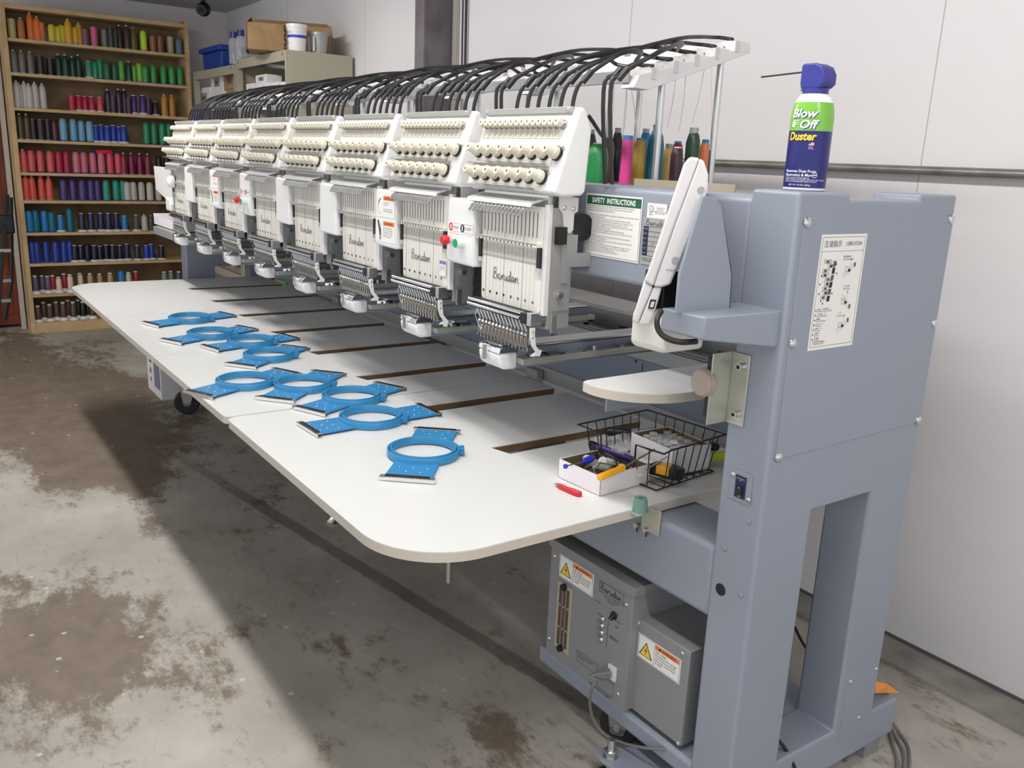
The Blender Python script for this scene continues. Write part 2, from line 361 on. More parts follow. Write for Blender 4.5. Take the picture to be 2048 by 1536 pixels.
# (px x, colour, height px, style) style: s straight blue base, w white foot, n tall nose, p plain
ROWS=[
 [(24,'cr',31,'p'),(42,'ot',34,'n'),(61,'og',44,'n'),(75,'og',38,'n'),(83,'og',30,'p'),(93,'br',28,'s'),(104,'ye',28,'s'),(116,'ye',26,'s'),(124,'ye',29,'s'),(137,'go',40,'n'),(151,'go',28,'s'),(158,'go',36,'n'),(171,'mv',27,'p'),(188,'pk',32,'p'),(209,'gg',30,'p'),(222,'ch',34,'p'),(231,'ch',30,'p'),(239,'br',40,'n'),(254,'br',40,'n'),(267,'ob',38,'n'),(287,'li',34,'s'),(306,'cb',27,'p'),(320,'cb',28,'p'),(341,'kh',30,'p'),(358,'sb',27,'s')],
 [(27,'gy',36,'n'),(44,'gy',36,'n'),(61,'gy',36,'n'),(81,'bb',30,'p'),(101,'bb',28,'p'),(117,'dg',36,'n'),(131,'dg',36,'n'),(145,'dg',34,'n'),(157,'dg',38,'n'),(178,'tg',29,'w'),(190,'gn',28,'s'),(200,'gn',33,'s'),(214,'fg',30,'s'),(229,'fg',30,'s'),(243,'bg',34,'s'),(258,'dg',34,'n'),(268,'bg',28,'s'),(278,'yg',32,'s'),(291,'gr',28,'s'),(307,'gr',32,'s'),(327,'gr',32,'s'),(344,'gr',32,'s'),(360,'gr',32,'s')],
 [(31,'si',43,'n'),(39,'si',40,'n'),(50,'si',43,'n'),(59,'si',40,'n'),(71,'si',43,'n'),(86,'si',42,'n'),(144,'cm',26,'p'),(158,'cm',26,'w'),(170,'cm',26,'w'),(184,'cm',26,'w'),(200,'pr',26,'w'),(216,'pu',40,'n'),(227,'pu',28,'p'),(238,'pu',42,'n'),(249,'pu',42,'n'),(258,'pu',28,'p'),(268,'vi',33,'w'),(277,'pu',30,'p'),(286,'vi',34,'w'),(297,'pu',29,'p'),(311,'pl',25,'w'),(329,'am',38,'n'),(344,'am',38,'n')],
 [(36,'bw',42,'n'),(54,'bw',42,'n'),(67,'bb',34,'p'),(82,'pl',34,'p'),(96,'bb',34,'p'),(109,'ma',34,'s'),(127,'lb',37,'s'),(147,'lb',37,'s'),(163,'lb',35,'s'),(180,'lb',35,'s'),(192,'ro',29,'w'),(203,'ro',31,'w'),(215,'ro',29,'w'),(227,'ro',31,'w'),(238,'ro',29,'w'),(248,'ro',31,'w'),(293,'gn',38,'s'),(308,'gn',38,'s'),(325,'gn',38,'s'),(338,'gn',38,'s')],
 [(41,'co',38,'n'),(63,'co',36,'s'),(81,'co',36,'s'),(101,'co',36,'s'),(118,'cm',36,'s'),(133,'cm',36,'s'),(153,'dp',36,'s'),(168,'dp',36,'s'),(186,'dp',36,'s'),(203,'dp',36,'s'),(220,'ho',36,'s'),(236,'ho',36,'s'),(248,'dm',38,'n'),(263,'dm',38,'n'),(280,'dm',38,'n'),(296,'dm',38,'n'),(318,'bk',34,'s'),(334,'bk',34,'s')],
 [(47,'ro2',42,'n'),(65,'ro2',42,'n'),(83,'ro2',42,'n'),(99,'ro2',40,'n'),(127,'pp',35,'s'),(146,'pp',35,'s'),(165,'pp',35,'s'),(182,'pp',35,'s'),(195,'pp',35,'s'),(213,'te',35,'s'),(232,'te',35,'s'),(246,'te',35,'s'),(255,'si',33,'s'),(267,'si',33,'s'),(283,'si',33,'s'),(300,'si',33,'s'),(317,'si',31,'s'),(332,'dk',31,'s')],
 [(54,'az',36,'s'),(72,'tb',37,'s'),(89,'az',36,'s'),(104,'tb',34,'s'),(121,'az',29,'w'),(140,'tb',40,'s'),(164,'nv',33,'w'),(182,'nv',33,'w'),(202,'nv',33,'w'),(217,'nv',33,'w'),(233,'nv',33,'w'),(249,'az',28,'w'),(273,'dk',30,'w'),(289,'si',30,'n'),(302,'dk',28,'n'),(316,'ch',28,'n')],
 [(59,'ro',36,'s'),(74,'ro',36,'s'),(93,'ro',36,'s'),(112,'ro',36,'s'),(128,'ro',36,'s'),(140,'ro',36,'s'),(150,'mb',30,'w'),(162,'mb',29,'w'),(175,'mb',30,'s'),(189,'mb',29,'w'),(200,'mb',27,'w'),(213,'mb',29,'w'),(226,'mb',29,'w'),(240,'mb',28,'w'),(254,'nv',30,'w'),(275,'nv',28,'w'),(293,'ro',27,'w'),(303,'ro',29,'w'),(323,'mb',26,'w')],
 [(70,'pg',32,'f'),(85,'pg',30,'f'),(96,'pg',30,'f'),(106,'cm',30,'f'),(118,'cw',28,'f'),(129,'cm',32,'f'),(141,'cw',32,'f'),(161,'cw',32,'f'),(181,'tn',32,'f'),(200,'tn',30,'f'),(221,'tn',32,'f'),(243,'az',34,'s'),(258,'si',32,'f'),(272,'rd',32,'f'),(329,'pa',30,'f'),(342,'pa',30,'f'),(358,'sl',30,'f')],
 [(76,'hb',29,'f'),(88,'hb',33,'f'),(100,'hb',30,'f'),(113,'hb',33,'f'),(127,'hb',33,'f'),(137,'hb',34,'f'),(147,'hb',33,'f'),(157,'bb',34,'f'),(166,'bb',32,'f'),(176,'bb',33,'f'),(185,'hb',32,'f')]]
CONEM={}
def cone_mesh(style):
    if style in CONEM: return CONEM[style]
    b=MB(); R=.5  # unit height 1, radius 1 scaled later -> build in metres for h=.13, r=.026
    h=.13;r=.025
    if style=='s': b.lathe((0,0,0),(0,0,1),[(r*1.08,0),(r*1.08,.006)],16,'blue_bin'); b.lathe((0,0,.006),(0,0,1),[(r,0),(r*.97,h*.75),(r*.82,h*.9),(r*.5,h*.96)],16,'thread')
    if style=='w': b.lathe((0,0,0),(0,0,1),[(r*1.4,0),(r*1.4,.003),(r*.95,.014)],16,'white_plastic'); b.lathe((0,0,.012),(0,0,1),[(r*.95,0),(r*.9,h*.8),(r*.7,h*.86)],16,'thread'); b.lathe((0,0,h*.92),(0,0,1),[(r*.62,0),(r*.62,.008)],12,'white_plastic')
    if style=='p': b.lathe((0,0,0),(0,0,1),[(r*1.1,0),(r*1.1,.004)],16,'grey_metal'); b.lathe((0,0,.004),(0,0,1),[(r,0),(r,h*.92),(r*.8,h*.95)],16,'thread'); b.lathe((0,0,h*.95),(0,0,1),[(r*.6,0),(r*.6,.006)],12,'thread_pale')
    if style=='n': b.lathe((0,0,0),(0,0,1),[(r*1.1,0),(r*1.1,.004)],16,'grey_metal'); b.lathe((0,0,.004),(0,0,1),[(r,0),(r*.93,h*.7),(r*.72,h*.84),(r*.42,h*.9)],16,'thread'); b.lathe((0,0,h*.9),(0,0,1),[(r*.3,0),(r*.26,h*.1)],10,'thread_pale')
    if style=='f': b.lathe((0,0,0),(0,0,1),[(r*1.35,0),(r*1.35,.003),(r*.9,.018),(r*.7,.024)],16,'white_plastic'); b.lathe((0,0,.022),(0,0,1),[(r*.82,0),(r*.78,h*.68),(r*.6,h*.72)],16,'thread'); b.lathe((0,0,h*.90),(0,0,1),[(r*.45,0),(r*.58,.004),(r*.58,.013)],12,'white_plastic')
    CONEM[style]=b.mesh('thread_cone'); return CONEM[style]
for si,row in enumerate(ROWS):
    for i,(px,c,h,st) in enumerate(row):
        X=BX-.05-(.05 if i%2 and st!='s' and si>7 else 0)-(.02*((i*7)%3)/2)
        P=bp(px,450,0,X); 
        # shift for the lean of verticals: use the shelf's own image height
        py=CZ; z=SH[si]
        for _ in range(3):
            q=RM.transposed()@(Vector((X,P.y,z))-Vector((0,0,CZ))); yy=768-q.y*FPX/(-q.z); P=bp(px,yy-h/2,0,X)
        o=bpy.data.objects.new('thread_cone',cone_mesh(st)); S.collection.objects.link(o)
        s=h*.0041/.13; k=.98
        if h<30 and st!='s': k=.95
        o.location=(X,min(max(P.y,Y0+.058),Y1-.055),z+.0005); o.scale=(k,k,s); n,rgb=COL[c]; o.color=L(*rgb)+(1,); o.rotation_euler=(0,0,i*1.3)
        tag(o,'%s thread cone, %s from left on the %s bookcase shelf'%(n,ORD[i],ORD[si]),'thread cone','thread cones on the %s shelf down'%ORD[si])
o=bpy.data.objects.new('thread_cone',cone_mesh('s')); S.collection.objects.link(o); P=bp(190,309,0,BX-.06); o.location=(BX-.06,P.y,SH[4]+.1555); o.rotation_euler=(-math.pi/2,0,0); o.color=L(214,44,84)+(1,); o.scale=(.7,.7,.9)
tag(o,'red thread cone lying on its side on top of the pink cones','thread cone','thread cones on the fifth shelf down')
# orange cabinet, white strip, black ladder at the left edge
t=thing('orange_cabinet','rusty orange steel cabinet partly behind the ladder at the left edge','cabinet',(-7.2,.4,0))
MB().box(-7.42,-7.28,.15,.66,0.02,1.95,'rust_orange').build('body',t,bev=.004); MB().box(-7.279,-7.272,.16,.62,.1,1.9,'rust_orange').build('door',t,bev=.002)
tag(MB().box(-7.24,-7.2,.655,.685,0,2.2,'white_trim').build('wooden_post'),'narrow white painted wooden strip standing beside the bookcase side','post')
t=thing('step_ladder','black step ladder leaning at the left edge before the orange cabinet','ladder',(-6.6,.45,0))
def lp(px,py,X): return bp(px,py,0,X)
a1,a2=lp(14,390,-6.9),lp(-6,640,-6.5); b1,b2=lp(22,395,-6.95),lp(22,600,-7.05)
b=MB(); b.tube([a1,a2],.016,'black_rubber',6); b.build('side_rail',t)
b=MB(); b.tube([b1,lp(24,560,-7.0),lp(10,640,-7.0)],.014,'black_rubber',6); b.build('rear_leg',t)
b=MB(); c=lp(8,460,-6.85); b.box(c.x-.06,c.x+.06,c.y-.1,c.y+.06,c.z-.02,c.z+.1,'black_plastic'); b.build('top_cap',t,bev=.01)
for py in (500,560,600):
    b=MB(); c=lp(4,py,-6.75); b.box(c.x-.05,c.x+.05,c.y-.12,c.y+.05,c.z-.012,c.z+.012,'dull_metal'); b.build('step',t,bev=.003)
# ---------------- steel shelving on back wall ----------------
XR,XM,XL=-5.03,-5.95,-6.93; YF,YB=1.90,2.30; ZT=1.895
def unit(x0,x1,lab,zt,lev):
    t=thing('steel_shelving_unit',lab,'shelving',((x0+x1)/2,(YF+YB)/2,0),group='beige steel shelving units')
    for x,y in ((x0,YF),(x1-.035,YF),(x0,YB-.035),(x1-.035,YB-.035)): MB().box(x,x+.035,y,y+.035,0,zt,'shelf_beige').build('post',t)
    for z in [zt]+lev:
        b=MB(); b.box(x0,x1,YF+.002,YB,z-.004,z,'shelf_beige'); b.box(x0+.035,x1-.035,YF-.002,YF+.01,z-.055,z,'shelf_beige'); b.cyl((x0+.06,YF-.004,z-.02),(x0+.06,YF-.001,z-.02),.008,'dull_metal',8); b.cyl((x1-.06,YF-.004,z-.02),(x1-.06,YF-.001,z-.02),.008,'dull_metal',8); b.build('shelf_board',t)
    MB().box(x1-.003,x1+.003,YF,YB,.02,zt,'shelf_beige').build('side_panel',t); MB().box(x0,x1,YB-.006,YB-.001,.02,zt,'kraft_dark' if 0 else 'shelf_beige').build('back_panel',t)
unit(XM+.005,XR,'beige steel shelving unit under the large cardboard box, beside the column',1.90,[1.47,1.0,.5])
unit(XL,XM-.005,'beige steel shelving unit under the blue bin, beside the bookcase',1.875,[1.43,1.0,.5])
FL_=Vector((-5.29,1.76,1.9055)); FR_=Vector((-5.125,2.215,1.9055)); ex=(FR_-FL_).normalized(); W_=(FR_-FL_).length+.0; D_=.24; H_=.150
t=thing('cardboard_box','long open brown cardboard box on top of the steel shelving','box',tuple((FL_+FR_)/2))
Mb=frame(FL_,ex,(-ex.y,ex.x,0)); 
b=MB(); b.X=Mb; b.box(0,W_,0,.006,0,H_,'cardboard'); b.box(0,W_,D_-.006,D_,0,H_,'cardboard'); b.box(0,.006,0,D_,0,H_,'cardboard'); b.box(W_-.006,W_,0,D_,0,H_-.02,'cardboard'); b.box(0,W_,0,D_,0,.006,'cardboard'); b.build('body',t)
for P_ in ([(0,H_),(.004,H_),(.03,H_+.03),(.026,H_+.032)],): b=MB(); b.X=Mb; b.prism(P_,'y',.01,D_-.01,'cardboard'); b.build('flap',t)
b=MB(); b.X=Mb@Matrix.Rotation(-math.pi/2,4,'Z') if 0 else Mb; b.prism([(D_-.004,H_),(D_,H_),(D_+.03,H_+.05),(D_+.026,H_+.052)],'x',.01,W_-.01,'cardboard'); b.build('flap',t)
b=MB(); b.X=frame(Mb@Vector((-.001,D_*.75,.1)),-Vector((-ex.y,ex.x,0)),(0,0,1)); b.text('THIS SIDE UP\nEMBROIDERY\nQTY  A 72',0,.02,.013,'kraft_dark',fit=.12); b.build('printing',t)
t=thing('blue_bin','blue plastic bin with lid on the shelving beside the bookcase','bin',(-6.6,2.05,1.88))
b=MB(); b.prism([(-6.83,1.88),(-6.42,1.88),(-6.4,2.0),(-6.86,2.0)],'y',1.95,2.2,'blue_bin'); b.build('body',t,bev=.01); MB().box(-6.88,-6.38,1.93,2.22,2.0,2.035,'blue_bin').build('lid',t,bev=.008)
for px,n in ((468,'left'),(482,'right')):
    P=bp(px,95,1,1.99); t=thing('clear_bottle','clear plastic bottle with blue cap, %s of the pair before the cardboard box'%n,'bottle',(P.x,1.99,1.9),group='clear bottles on the shelving')
    b=MB(); b.lathe((P.x,1.99,1.9),(0,0,1),[(.035,0),(.036,.13),(.03,.155),(.018,.17)],16,'clear_plastic'); b.build('body',t); MB().cyl((P.x,1.99,2.07),(P.x,1.99,2.105),.024,'cap_blue').build('cap',t)
P=bp(505,103,1,1.95); b=MB(); b.lathe((P.x,1.945,1.901),(0,0,1),[(.07,0),(.08,.006),(.05,.03),(.01,.035)],14,'clear_plastic'); tag(b.build('plastic_wrap'),'crumpled clear plastic wrapping on the shelf edge under the cardboard box','wrapping')
P=bp(594,92,1,1.98); t=thing('white_tub','white plastic tub with blue label band before the cardboard box','tub',(P.x,1.98,1.9))
b=MB(); b.lathe((P.x,1.98,1.9),(0,0,1),[(.048,0),(.056,.125)],24,'white_plastic'); b.build('body',t); MB().lathe((P.x,1.98,2.025),(0,0,1),[(.060,0),(.060,.018),(.053,.020)],24,'white_plastic').build('lid',t)
b=MB(); b.lathe((P.x,1.98,1.9),(0,0,1),[(.0538,.070),(.0550,.085)],24,'blue_plastic',caps=False); b.build('label_band',t)
b=MB(); b.X=frame((P.x-.035,1.922,1.92),(1,0,0),(0,0,1)); b.text('LUBRICANT',0,.072,.012,'ink_soft'); b.text('net 2 lb',.01,.02,.01,'ink_soft'); b.build('printing',t)
P=bp(634,98,1,2.11); P.x=-5.085; t=thing('grey_tub','grey plastic tub with lid and two white labels, beside the white tub','tub',(P.x,2.115,1.9))
b=MB(); b.lathe((P.x,2.115,1.9),(0,0,1),[(.044,0),(.053,.10)],24,'grey_metal'); b.build('body',t); MB().lathe((P.x,2.115,2.0),(0,0,1),[(.058,0),(.058,.015),(.053,.017)],24,'grey_metal').build('lid',t)
for s in (-1,1):
    b=MB(); b.X=frame((P.x+s*.035-.012,2.115-.051+abs(s)*.006,1.91),(1,0,0),(0,0,1)); b.box(0,.024,0,.08,-.001,.001,'paper'); b.build('label',t)
P=bp(569,72,1,1.915); b=MB()
for k in range(5): b.tube([(P.x+.012*math.cos(q*.7)+.01*(k%2),1.917,1.920+.025*k+.014*math.sin(q*.7)) for q in range(9)],.003,'wire_black',6,closed=True)
tag(b.build('ring_chain'),'black ring clip chain hanging on the cardboard box beside the white tub','chain')
def carton(px0,px1,py0,py1,Y,lab,m='box_white',name='white_carton',g=None,d=.2):
    A=bp(px0,py0,1,Y);B_=bp(px1,py1,1,Y); t=thing(name,lab,'box',((A.x+B_.x)/2,Y+d/2,B_.z),group=g)
    MB().box(A.x,B_.x,Y,Y+d,B_.z,A.z,m).build('body',t,bev=.002)
    w=B_.x-A.x; b=MB(); b.box(A.x+w*.3,A.x+w*.75,Y-.0012,Y-.0002,B_.z+(A.z-B_.z)*.3,B_.z+(A.z-B_.z)*.75,'label_silver' if m=='box_white' else 'kraft_dark'); b.box(A.x+w*.4,A.x+w*.6,Y-.002,Y-.001,B_.z+(A.z-B_.z)*.42,B_.z+(A.z-B_.z)*.6,'ink_soft'); b.build('label',t)
g='white cartons inside the shelving'
for i,x in enumerate((492,510,527,543,560)): carton(x,x+15,168-i*1.0,205,1.94,'small white carton, %s from the left in the row under the cardboard box'%ORD[i],g=g,d=.12)
carton(511,533,151,166,1.96,'small white carton lying on top of the row of cartons',g=g,d=.1)
carton(396,421,177,216,1.95,'white carton at lower left inside the shelving by the bookcase',g=g)
carton(421,446,148,184,1.96,'white carton at the top of the stack inside the left shelving',g=g)
carton(422,448,184,216,1.95,'white carton under the taller white carton in the left shelving',g=g)
carton(447,469,144,178,1.97,'brown carton on top of another inside the left shelving','cardboard','brown_carton','brown cartons')
carton(447,469,179,214,1.97,'lower brown carton beside the post of the left shelving','cardboard','brown_carton','brown cartons')
# ---------------- embroidery machine ----------------
YFc=1.25; XP0,XP1=-1.06,-.956
M=thing('embroidery_machine','long eight-head embroidery machine with pale blue-grey steel frame and white heads','machine',(-3,1.5,0))
def gridsolid(b,A,B_,solid,lo,hi,m):
    # solid slab normal to x with cells A (y cuts) x B_ (z cuts)
    idx={};V=[];F=[]
    def v(i,j,s):
        k=(i,j,s)
        if k not in idx: idx[k]=len(V); V.append((hi if s else lo,A[i],B_[j]))
        return idx[k]
    na,nb=len(A)-1,len(B_)-1
    S_=lambda i,j: 0<=i<na and 0<=j<nb and solid(i,j)
    for i in range(na):
        for j in range(nb):
            if not S_(i,j): continue
            for s in (0,1): F.append([v(i,j,s),v(i+1,j,s),v(i+1,j+1,s),v(i,j+1,s)])
            if not S_(i-1,j): F.append([v(i,j,0),v(i,j+1,0),v(i,j+1,1),v(i,j,1)])
            if not S_(i+1,j): F.append([v(i+1,j,0),v(i+1,j+1,0),v(i+1,j+1,1),v(i+1,j,1)])
            if not S_(i,j-1): F.append([v(i,j,0),v(i+1,j,0),v(i+1,j,1),v(i,j,1)])
            if not S_(i,j+1): F.append([v(i,j+1,0),v(i+1,j+1,0),v(i+1,j+1,1),v(i,j+1,1)])
    b.add(V,F,m)
def dissolve(o):
    bm=bmesh.new(); bm.from_mesh(o.data); bmesh.ops.recalc_face_normals(bm,faces=bm.faces); bmesh.ops.dissolve_limit(bm,angle_limit=.01,verts=bm.verts,edges=bm.edges); bm.to_mesh(o.data); bm.free()
    o.data.shade_smooth(); o.data.set_sharp_from_angle(angle=math.radians(35))
A=[1.25,1.392,1.402,1.597,1.612,1.742,1.845]; Bz=[.05,.145,.16,.719,1.312,1.325]
def sol(i,j):
    if i==5: return j==0
    if j==4: return i==0 or i==4
    if i==2 and j in (1,2): return False
    return True
for lo,hi in ((XP0,XP1),(-4.97,-4.87)):
    b=MB(); gridsolid(b,A,Bz,sol,lo,hi,'blue_grey_paint'); o=b.build('end_frame',M); dissolve(o)
    bv=o.modifiers.new('bevel','BEVEL'); bv.width=.009; bv.segments=4; bv.limit_method='ANGLE'; bv.angle_limit=math.radians(35)
b=MB(); b.box(-4.88,-1.055,1.251,1.42,1.113,1.31,'blue_grey_paint'); b.build('upper_beam',M,bev=.01,seg=4)
b=MB(); b.box(-4.88,-1.055,1.251,1.40,.48,.636,'blue_grey_paint'); b.build('lower_beam',M,bev=.012,seg=4)
b=MB(); b.box(-1.605,-1.055,1.2515,1.7,.088,.136,'blue_grey_paint'); b.build('equipment_tray',M,bev=.010,seg=3)
MB().box(-4.88,-1.3,1.42,1.86,1.290,1.306,'cabinet_grey').build('thread_table',M,bev=.002)
MB().box(-1.6,-1.285,1.462,1.466,1.30,1.325,'shelf_beige').build('table_flange',M)
# side cover with screws and lubrication chart
b=MB(); b.prism([(1.268,1.283),(1.738,1.283),(1.738,.853),(1.268,.846)],'x',XP1-.001,XP1+.0018,'blue_grey_paint'); o=b.build('side_cover',M,bev=.0008)
for i,(y,z) in enumerate([(1.275,1.274),(1.729,1.277),(1.276,1.063),(1.729,1.066),(1.276,.850),(1.729,.858)]):
    b=MB(); screw(b,(XP1+.0018,y,z),(1,0,0),.0095,'steel'); b.build('screw',o)
b=MB(); b.prism([(1.618,.27),(1.735,.27),(1.735,.165),(1.618,.12)],'x',XP1-.001,XP1+.0012,'blue_grey_paint'); o=b.build('access_cover',M,bev=.0006)
for y,z in ((1.629,.263),(1.726,.263),(1.686,.15)):
    b=MB(); screw(b,(XP1+.0012,y,z),(1,0,0),.006,'steel'); b.build('screw',o)
def lub():
    w,h=.133,.208; b=MB(); b.X=frame((XP1+.0022,1.32,1.045),(0,1,0),(0,0,1)); z=.0002
    b.box(0,w,0,h,-.0002,z,'paper')
    def R(x0,y0,x1,y1,t=.0007,m='ink_soft'):
        b.box(x0,x1,y0-t/2,y0+t/2,z,z+.0002,m);b.box(x0,x1,y1-t/2,y1+t/2,z,z+.0002,m);b.box(x0-t/2,x0+t/2,y0,y1,z,z+.0002,m);b.box(x1-t/2,x1+t/2,y0,y1,z,z+.0002,m)
    def Ln(x0,y0,x1,y1,t=.0006,m='ink_soft'):
        l=math.hypot(x1-x0,y1-y0); nx,ny=-(y1-y0)/l*t/2,(x1-x0)/l*t/2
        b.add([(x0+nx,y0+ny,z+.0002),(x1+nx,y1+ny,z+.0002),(x1-nx,y1-ny,z+.0002),(x0-nx,y0-ny,z+.0002)],[(0,1,2,3)],m)
    R(.005,.006,w-.005,h-.005); Ln(.005,h-.03,w-.005,h-.03)
    b.text('注油指示',.009,h-.0215,.0095,'ink',z=z+.0003); b.text('LUBRICATION',.072,h-.0205,.0075,'ink',wscale=.72,z=z+.0003)
    rnd=random.Random(3)
    for k in range(9):
        x=.03+rnd.uniform(-.008,.01); y=h-.115+k*.008; R(x-.008,y,x+.01,y+.006); 
        b.box(x-.004,x+.004,y+.001,y+.005,z,z+.0003,'ink' if k%2 else 'ink_soft')
    for k in range(5): Ln(.012+k*.005,h-.04-.002*k,.02+k*.004,h-.052,m='orange_ink' if k<4 else 'ink_soft')
    for x,y in ((.011,.12),(.012,.103),(.02,.09),(.026,.085),(.052,.155),(.056,.138),(.05,.102),(.013,.135)): Ln(x,y,.03,y+.01,.0004); b.lathe((x,y,z),(0,0,1),[(.0018,0),(.0018,.0003)],10,'ink_soft')
    for k in range(6): b.add([(.036+.0012*k,.088+.0125*k,z+.0003),(.044+.0012*k,.088+.0125*k,z+.0003),(.0455+.0012*k,.0985+.0125*k,z+.0003),(.0375+.0012*k,.0985+.0125*k,z+.0003)],[(0,1,2,3)],'ink' if k%2==0 else 'ink_soft')
    b.text('開放回転給油\nDirect Gravity Feed',.070,.166,.0033,'ink_soft',z=z+.0003,wscale=.85); b.text('小ギヤ部\nSmall Gear',.082,.112,.0033,'ink_soft',z=z+.0003); b.text('ヘッド\nThe Head',.074,.062,.0033,'ink_soft',z=z+.0003)
    for (cx,cy,a) in ((.092,.143,.6),(.094,.084,-.7),(.094,.04,.6)):
        ca,sa=math.cos(a),math.sin(a)
        for d in (-.003,.003): Ln(cx-.02*ca-d*sa,cy-.02*sa+d*ca,cx+.02*ca-d*sa,cy+.02*sa+d*ca)
        R(cx-.012,cy-.003,cx-.003,cy+.006); b.box(cx-.003,cx+.004,cy-.003,cy+.002,z,z+.0003,'ink'); b.box(cx+.015*ca,cx+.015*ca+.005,cy+.015*sa-.003,cy+.015*sa+.005,z,z+.0003,'ink_soft')
        Ln(cx,cy+.004,cx+.002,cy+.018,.0004); b.lathe((cx+.002,cy+.019,z),(0,0,1),[(.0016,0),(.0016,.0003)],10,'ink_soft')
    for k in range(7):
        y=.073-k*.0088; b.lathe((.010,y,z),(0,0,1),[(.0017,0),(.0017,.0003)],10,'ink_soft'); b.text(['給油ケース内部針棒\nHead Drive Cam, Needle Bar','上下軸受ニードル\nUpper Shaft Bearing','前軸受\nFront Shaft Bearing','釜ベアリング\nHook Shaft','歯車グリース\nGear, Race','中間ギヤ\nIdle Gear','送り軸受\nFeed Shaft'][k],.014,y+.0005,.0026,'ink',z=z+.0003)
    b.text('給油は毎日作業開始前に\nOil daily before starting',.012,.0135,.0024,'ink',z=z+.0003)
    b.build('lubrication_chart',M,smooth=False)
lub()
# front face details of near end frame
def disc(px,py,r,m,name,Y=YFc-.0005,t=.002,parent=M):
    p=bp(px,py,1,Y); b=MB(); b.lathe((p.x,Y,p.z),(0,-1,0),[(r,0),(r,t*.5),(r*.7,t)],16,m); return b.build(name,parent)
disc(1441,1179,.0125,'dark_gap','cable_hole',t=.0006)
for a in ((1498,1043),(1449,1097),(1482,1190)): disc(a[0],a[1],.005,'blue_grey_paint','plug')
o=MB().box(-1.036,-.984,YFc-.002,YFc,.748,.810,'blue_grey_paint').build('switch_plate',M,bev=.001)
b=MB(); b.box(-1.021,-.997,YFc-.004,YFc-.002,.757,.800,'navy_ink'); b.box(-1.016,-1.002,YFc-.007,YFc-.004,.764,.782,'black_plastic'); b.X=frame((-1.009,YFc-.0045,0),(1,0,0),(0,0,1)); b.text('UNIT SWITCH\nON',0,.794,.0022,'ink_white','CENTER'); b.text('OFF',0,.759,.0028,'ink_white','CENTER'); b.box(-.0003,.0003,.776,.780,.003,.0032,'ink_white'); b.X=None; b.build('rocker_switch',o)
for px,py in ((1467,948),(1497,999)):
    p=bp(px,py,1,YFc-.002); b=MB(); screw(b,(p.x,YFc-.002,p.z),(0,-1,0),.006,'steel'); b.build('screw',o)
# beam stickers
def sticker(x0,z1,w,h,Y=YFc-.0002):
    b=MB(); b.X=frame((x0,Y,z1-h),(1,0,0),(0,0,1)); b.box(0,w,0,h,-.0002,.0003,'paper'); return b
w,h=.180,.134
b=sticker(-1.517,1.293,w,h); b.box(.004,w-.004,h-.0225,h-.004,.0003,.0006,'green_ink'); b.text('SAFETY  INSTRUCTIONS',w/2,h-.0185,.0112,'ink_white','CENTER',z=.0008,wscale=.83,bold=.0004)
for q in ((.003,.0038),(h-.0042,h-.0036)): b.box(.003,w-.003,q[0],q[1],.0003,.0006,'green_ink')
for q in ((.003,.0038),(w-.0038,w-.003)): b.box(q[0],q[1],.003,h-.003,.0003,.0006,'green_ink')
TX=['When using an embroidery machine, basic safety precautions should always be followed','to reduce the risk of burns, fire, electric shock, or injury, please read and understand','the following instructions before using this machine.','',
'1. Use this embroidery machine only for its intended use as described in the instructions manual.','2. This machine must be grounded.','3. Keep long hair, necklaces, and bracelets away from the machine while operating.','4. Switch the sewing machine off when making any adjustments in the needle area, such','    as threading the needle, changing a needle, replacing the bobbin, or the like.','5. Keep fingers away from moving parts, such as the needle, hook, take up lever, frame,','    thread trimmer, shafts, pulley, belt, and gear.','    Also keep fingers away from disengaged sewing head while operating.','6. Do not operate the machine without the protective covers for the shaft, pulley, belt,','    and gear in place.','7. Always unplug the machine from the electrical outlet when lubricating, cleaning or','    when making any other adjustments.','8. Always turn off the power and wait for one minute before opening the electrical box','    or changing the board in the box.','9. Never operate this embroidery machine if it has a damaged cord or plug, if it is not','    working properly, if it has been damaged or is wet. Contact your distributor for','    repair or service by an authorized, qualified technician.','10. Use only attachments and parts recommended by Barudan.']
b.text('\n'.join(TX),.006,h-.0272,.0033,'ink',z=.0004,line=1.0,fit=w-.014)
b.build('safety_sticker',M,smooth=False)
b=sticker(-1.322,1.284,.056,.029); b.lathe((.0115,.0175,.0003),(0,0,1),[(.0068,0),(.0068,.0003)],20,'ink'); b.lathe((.0115,.0175,.0005),(0,0,1),[(.0055,0),(.0055,.0003)],20,'paper'); b.text('ETL',.0115,.0155,.0042,'ink','CENTER',z=.001,wscale=.7); b.text('Intertek\n3027898',.0115,.008,.0022,'ink_soft','CENTER',z=.001); b.text('CONFORMS TO\nUL STD 1594\nCERTIFIED TO CAN/CSA\nSTD C22.2 NO. 68',.037,.019,.0027,'ink','CENTER',z=.001,wscale=.9); b.build('approval_label',M,smooth=False)
b=MB(); b.X=frame((-1.330,YFc-.0004,1.160),(1,0,0),(0,0,1)); b.box(0,.095,0,.095,-.0002,.0004,'label_silver'); 
_X=b.X
def logo(b,x,y,xh,wd,m='ink',sx=1.0,z=.0):
    for st in LOGO:
        p=spline([(q[0]*xh*sx+x,q[1]*xh+y,0) for q in st],5); k=MB(); k.ribbon([(q.x,q.y) for q in p],wd,m); b.add([(v[0],v[1],z) for v in k.v],k.f,m)
logo(b,.008,.080,.0056,.0011,sx=1.7,z=.0006); b.box(.002,.017,.018,.077,.0004,.0006,'navy_ink')
for k in range(7): b.box(.002,.093,.018+k*.0098,.0188+k*.0098,.0004,.0007,'ink')
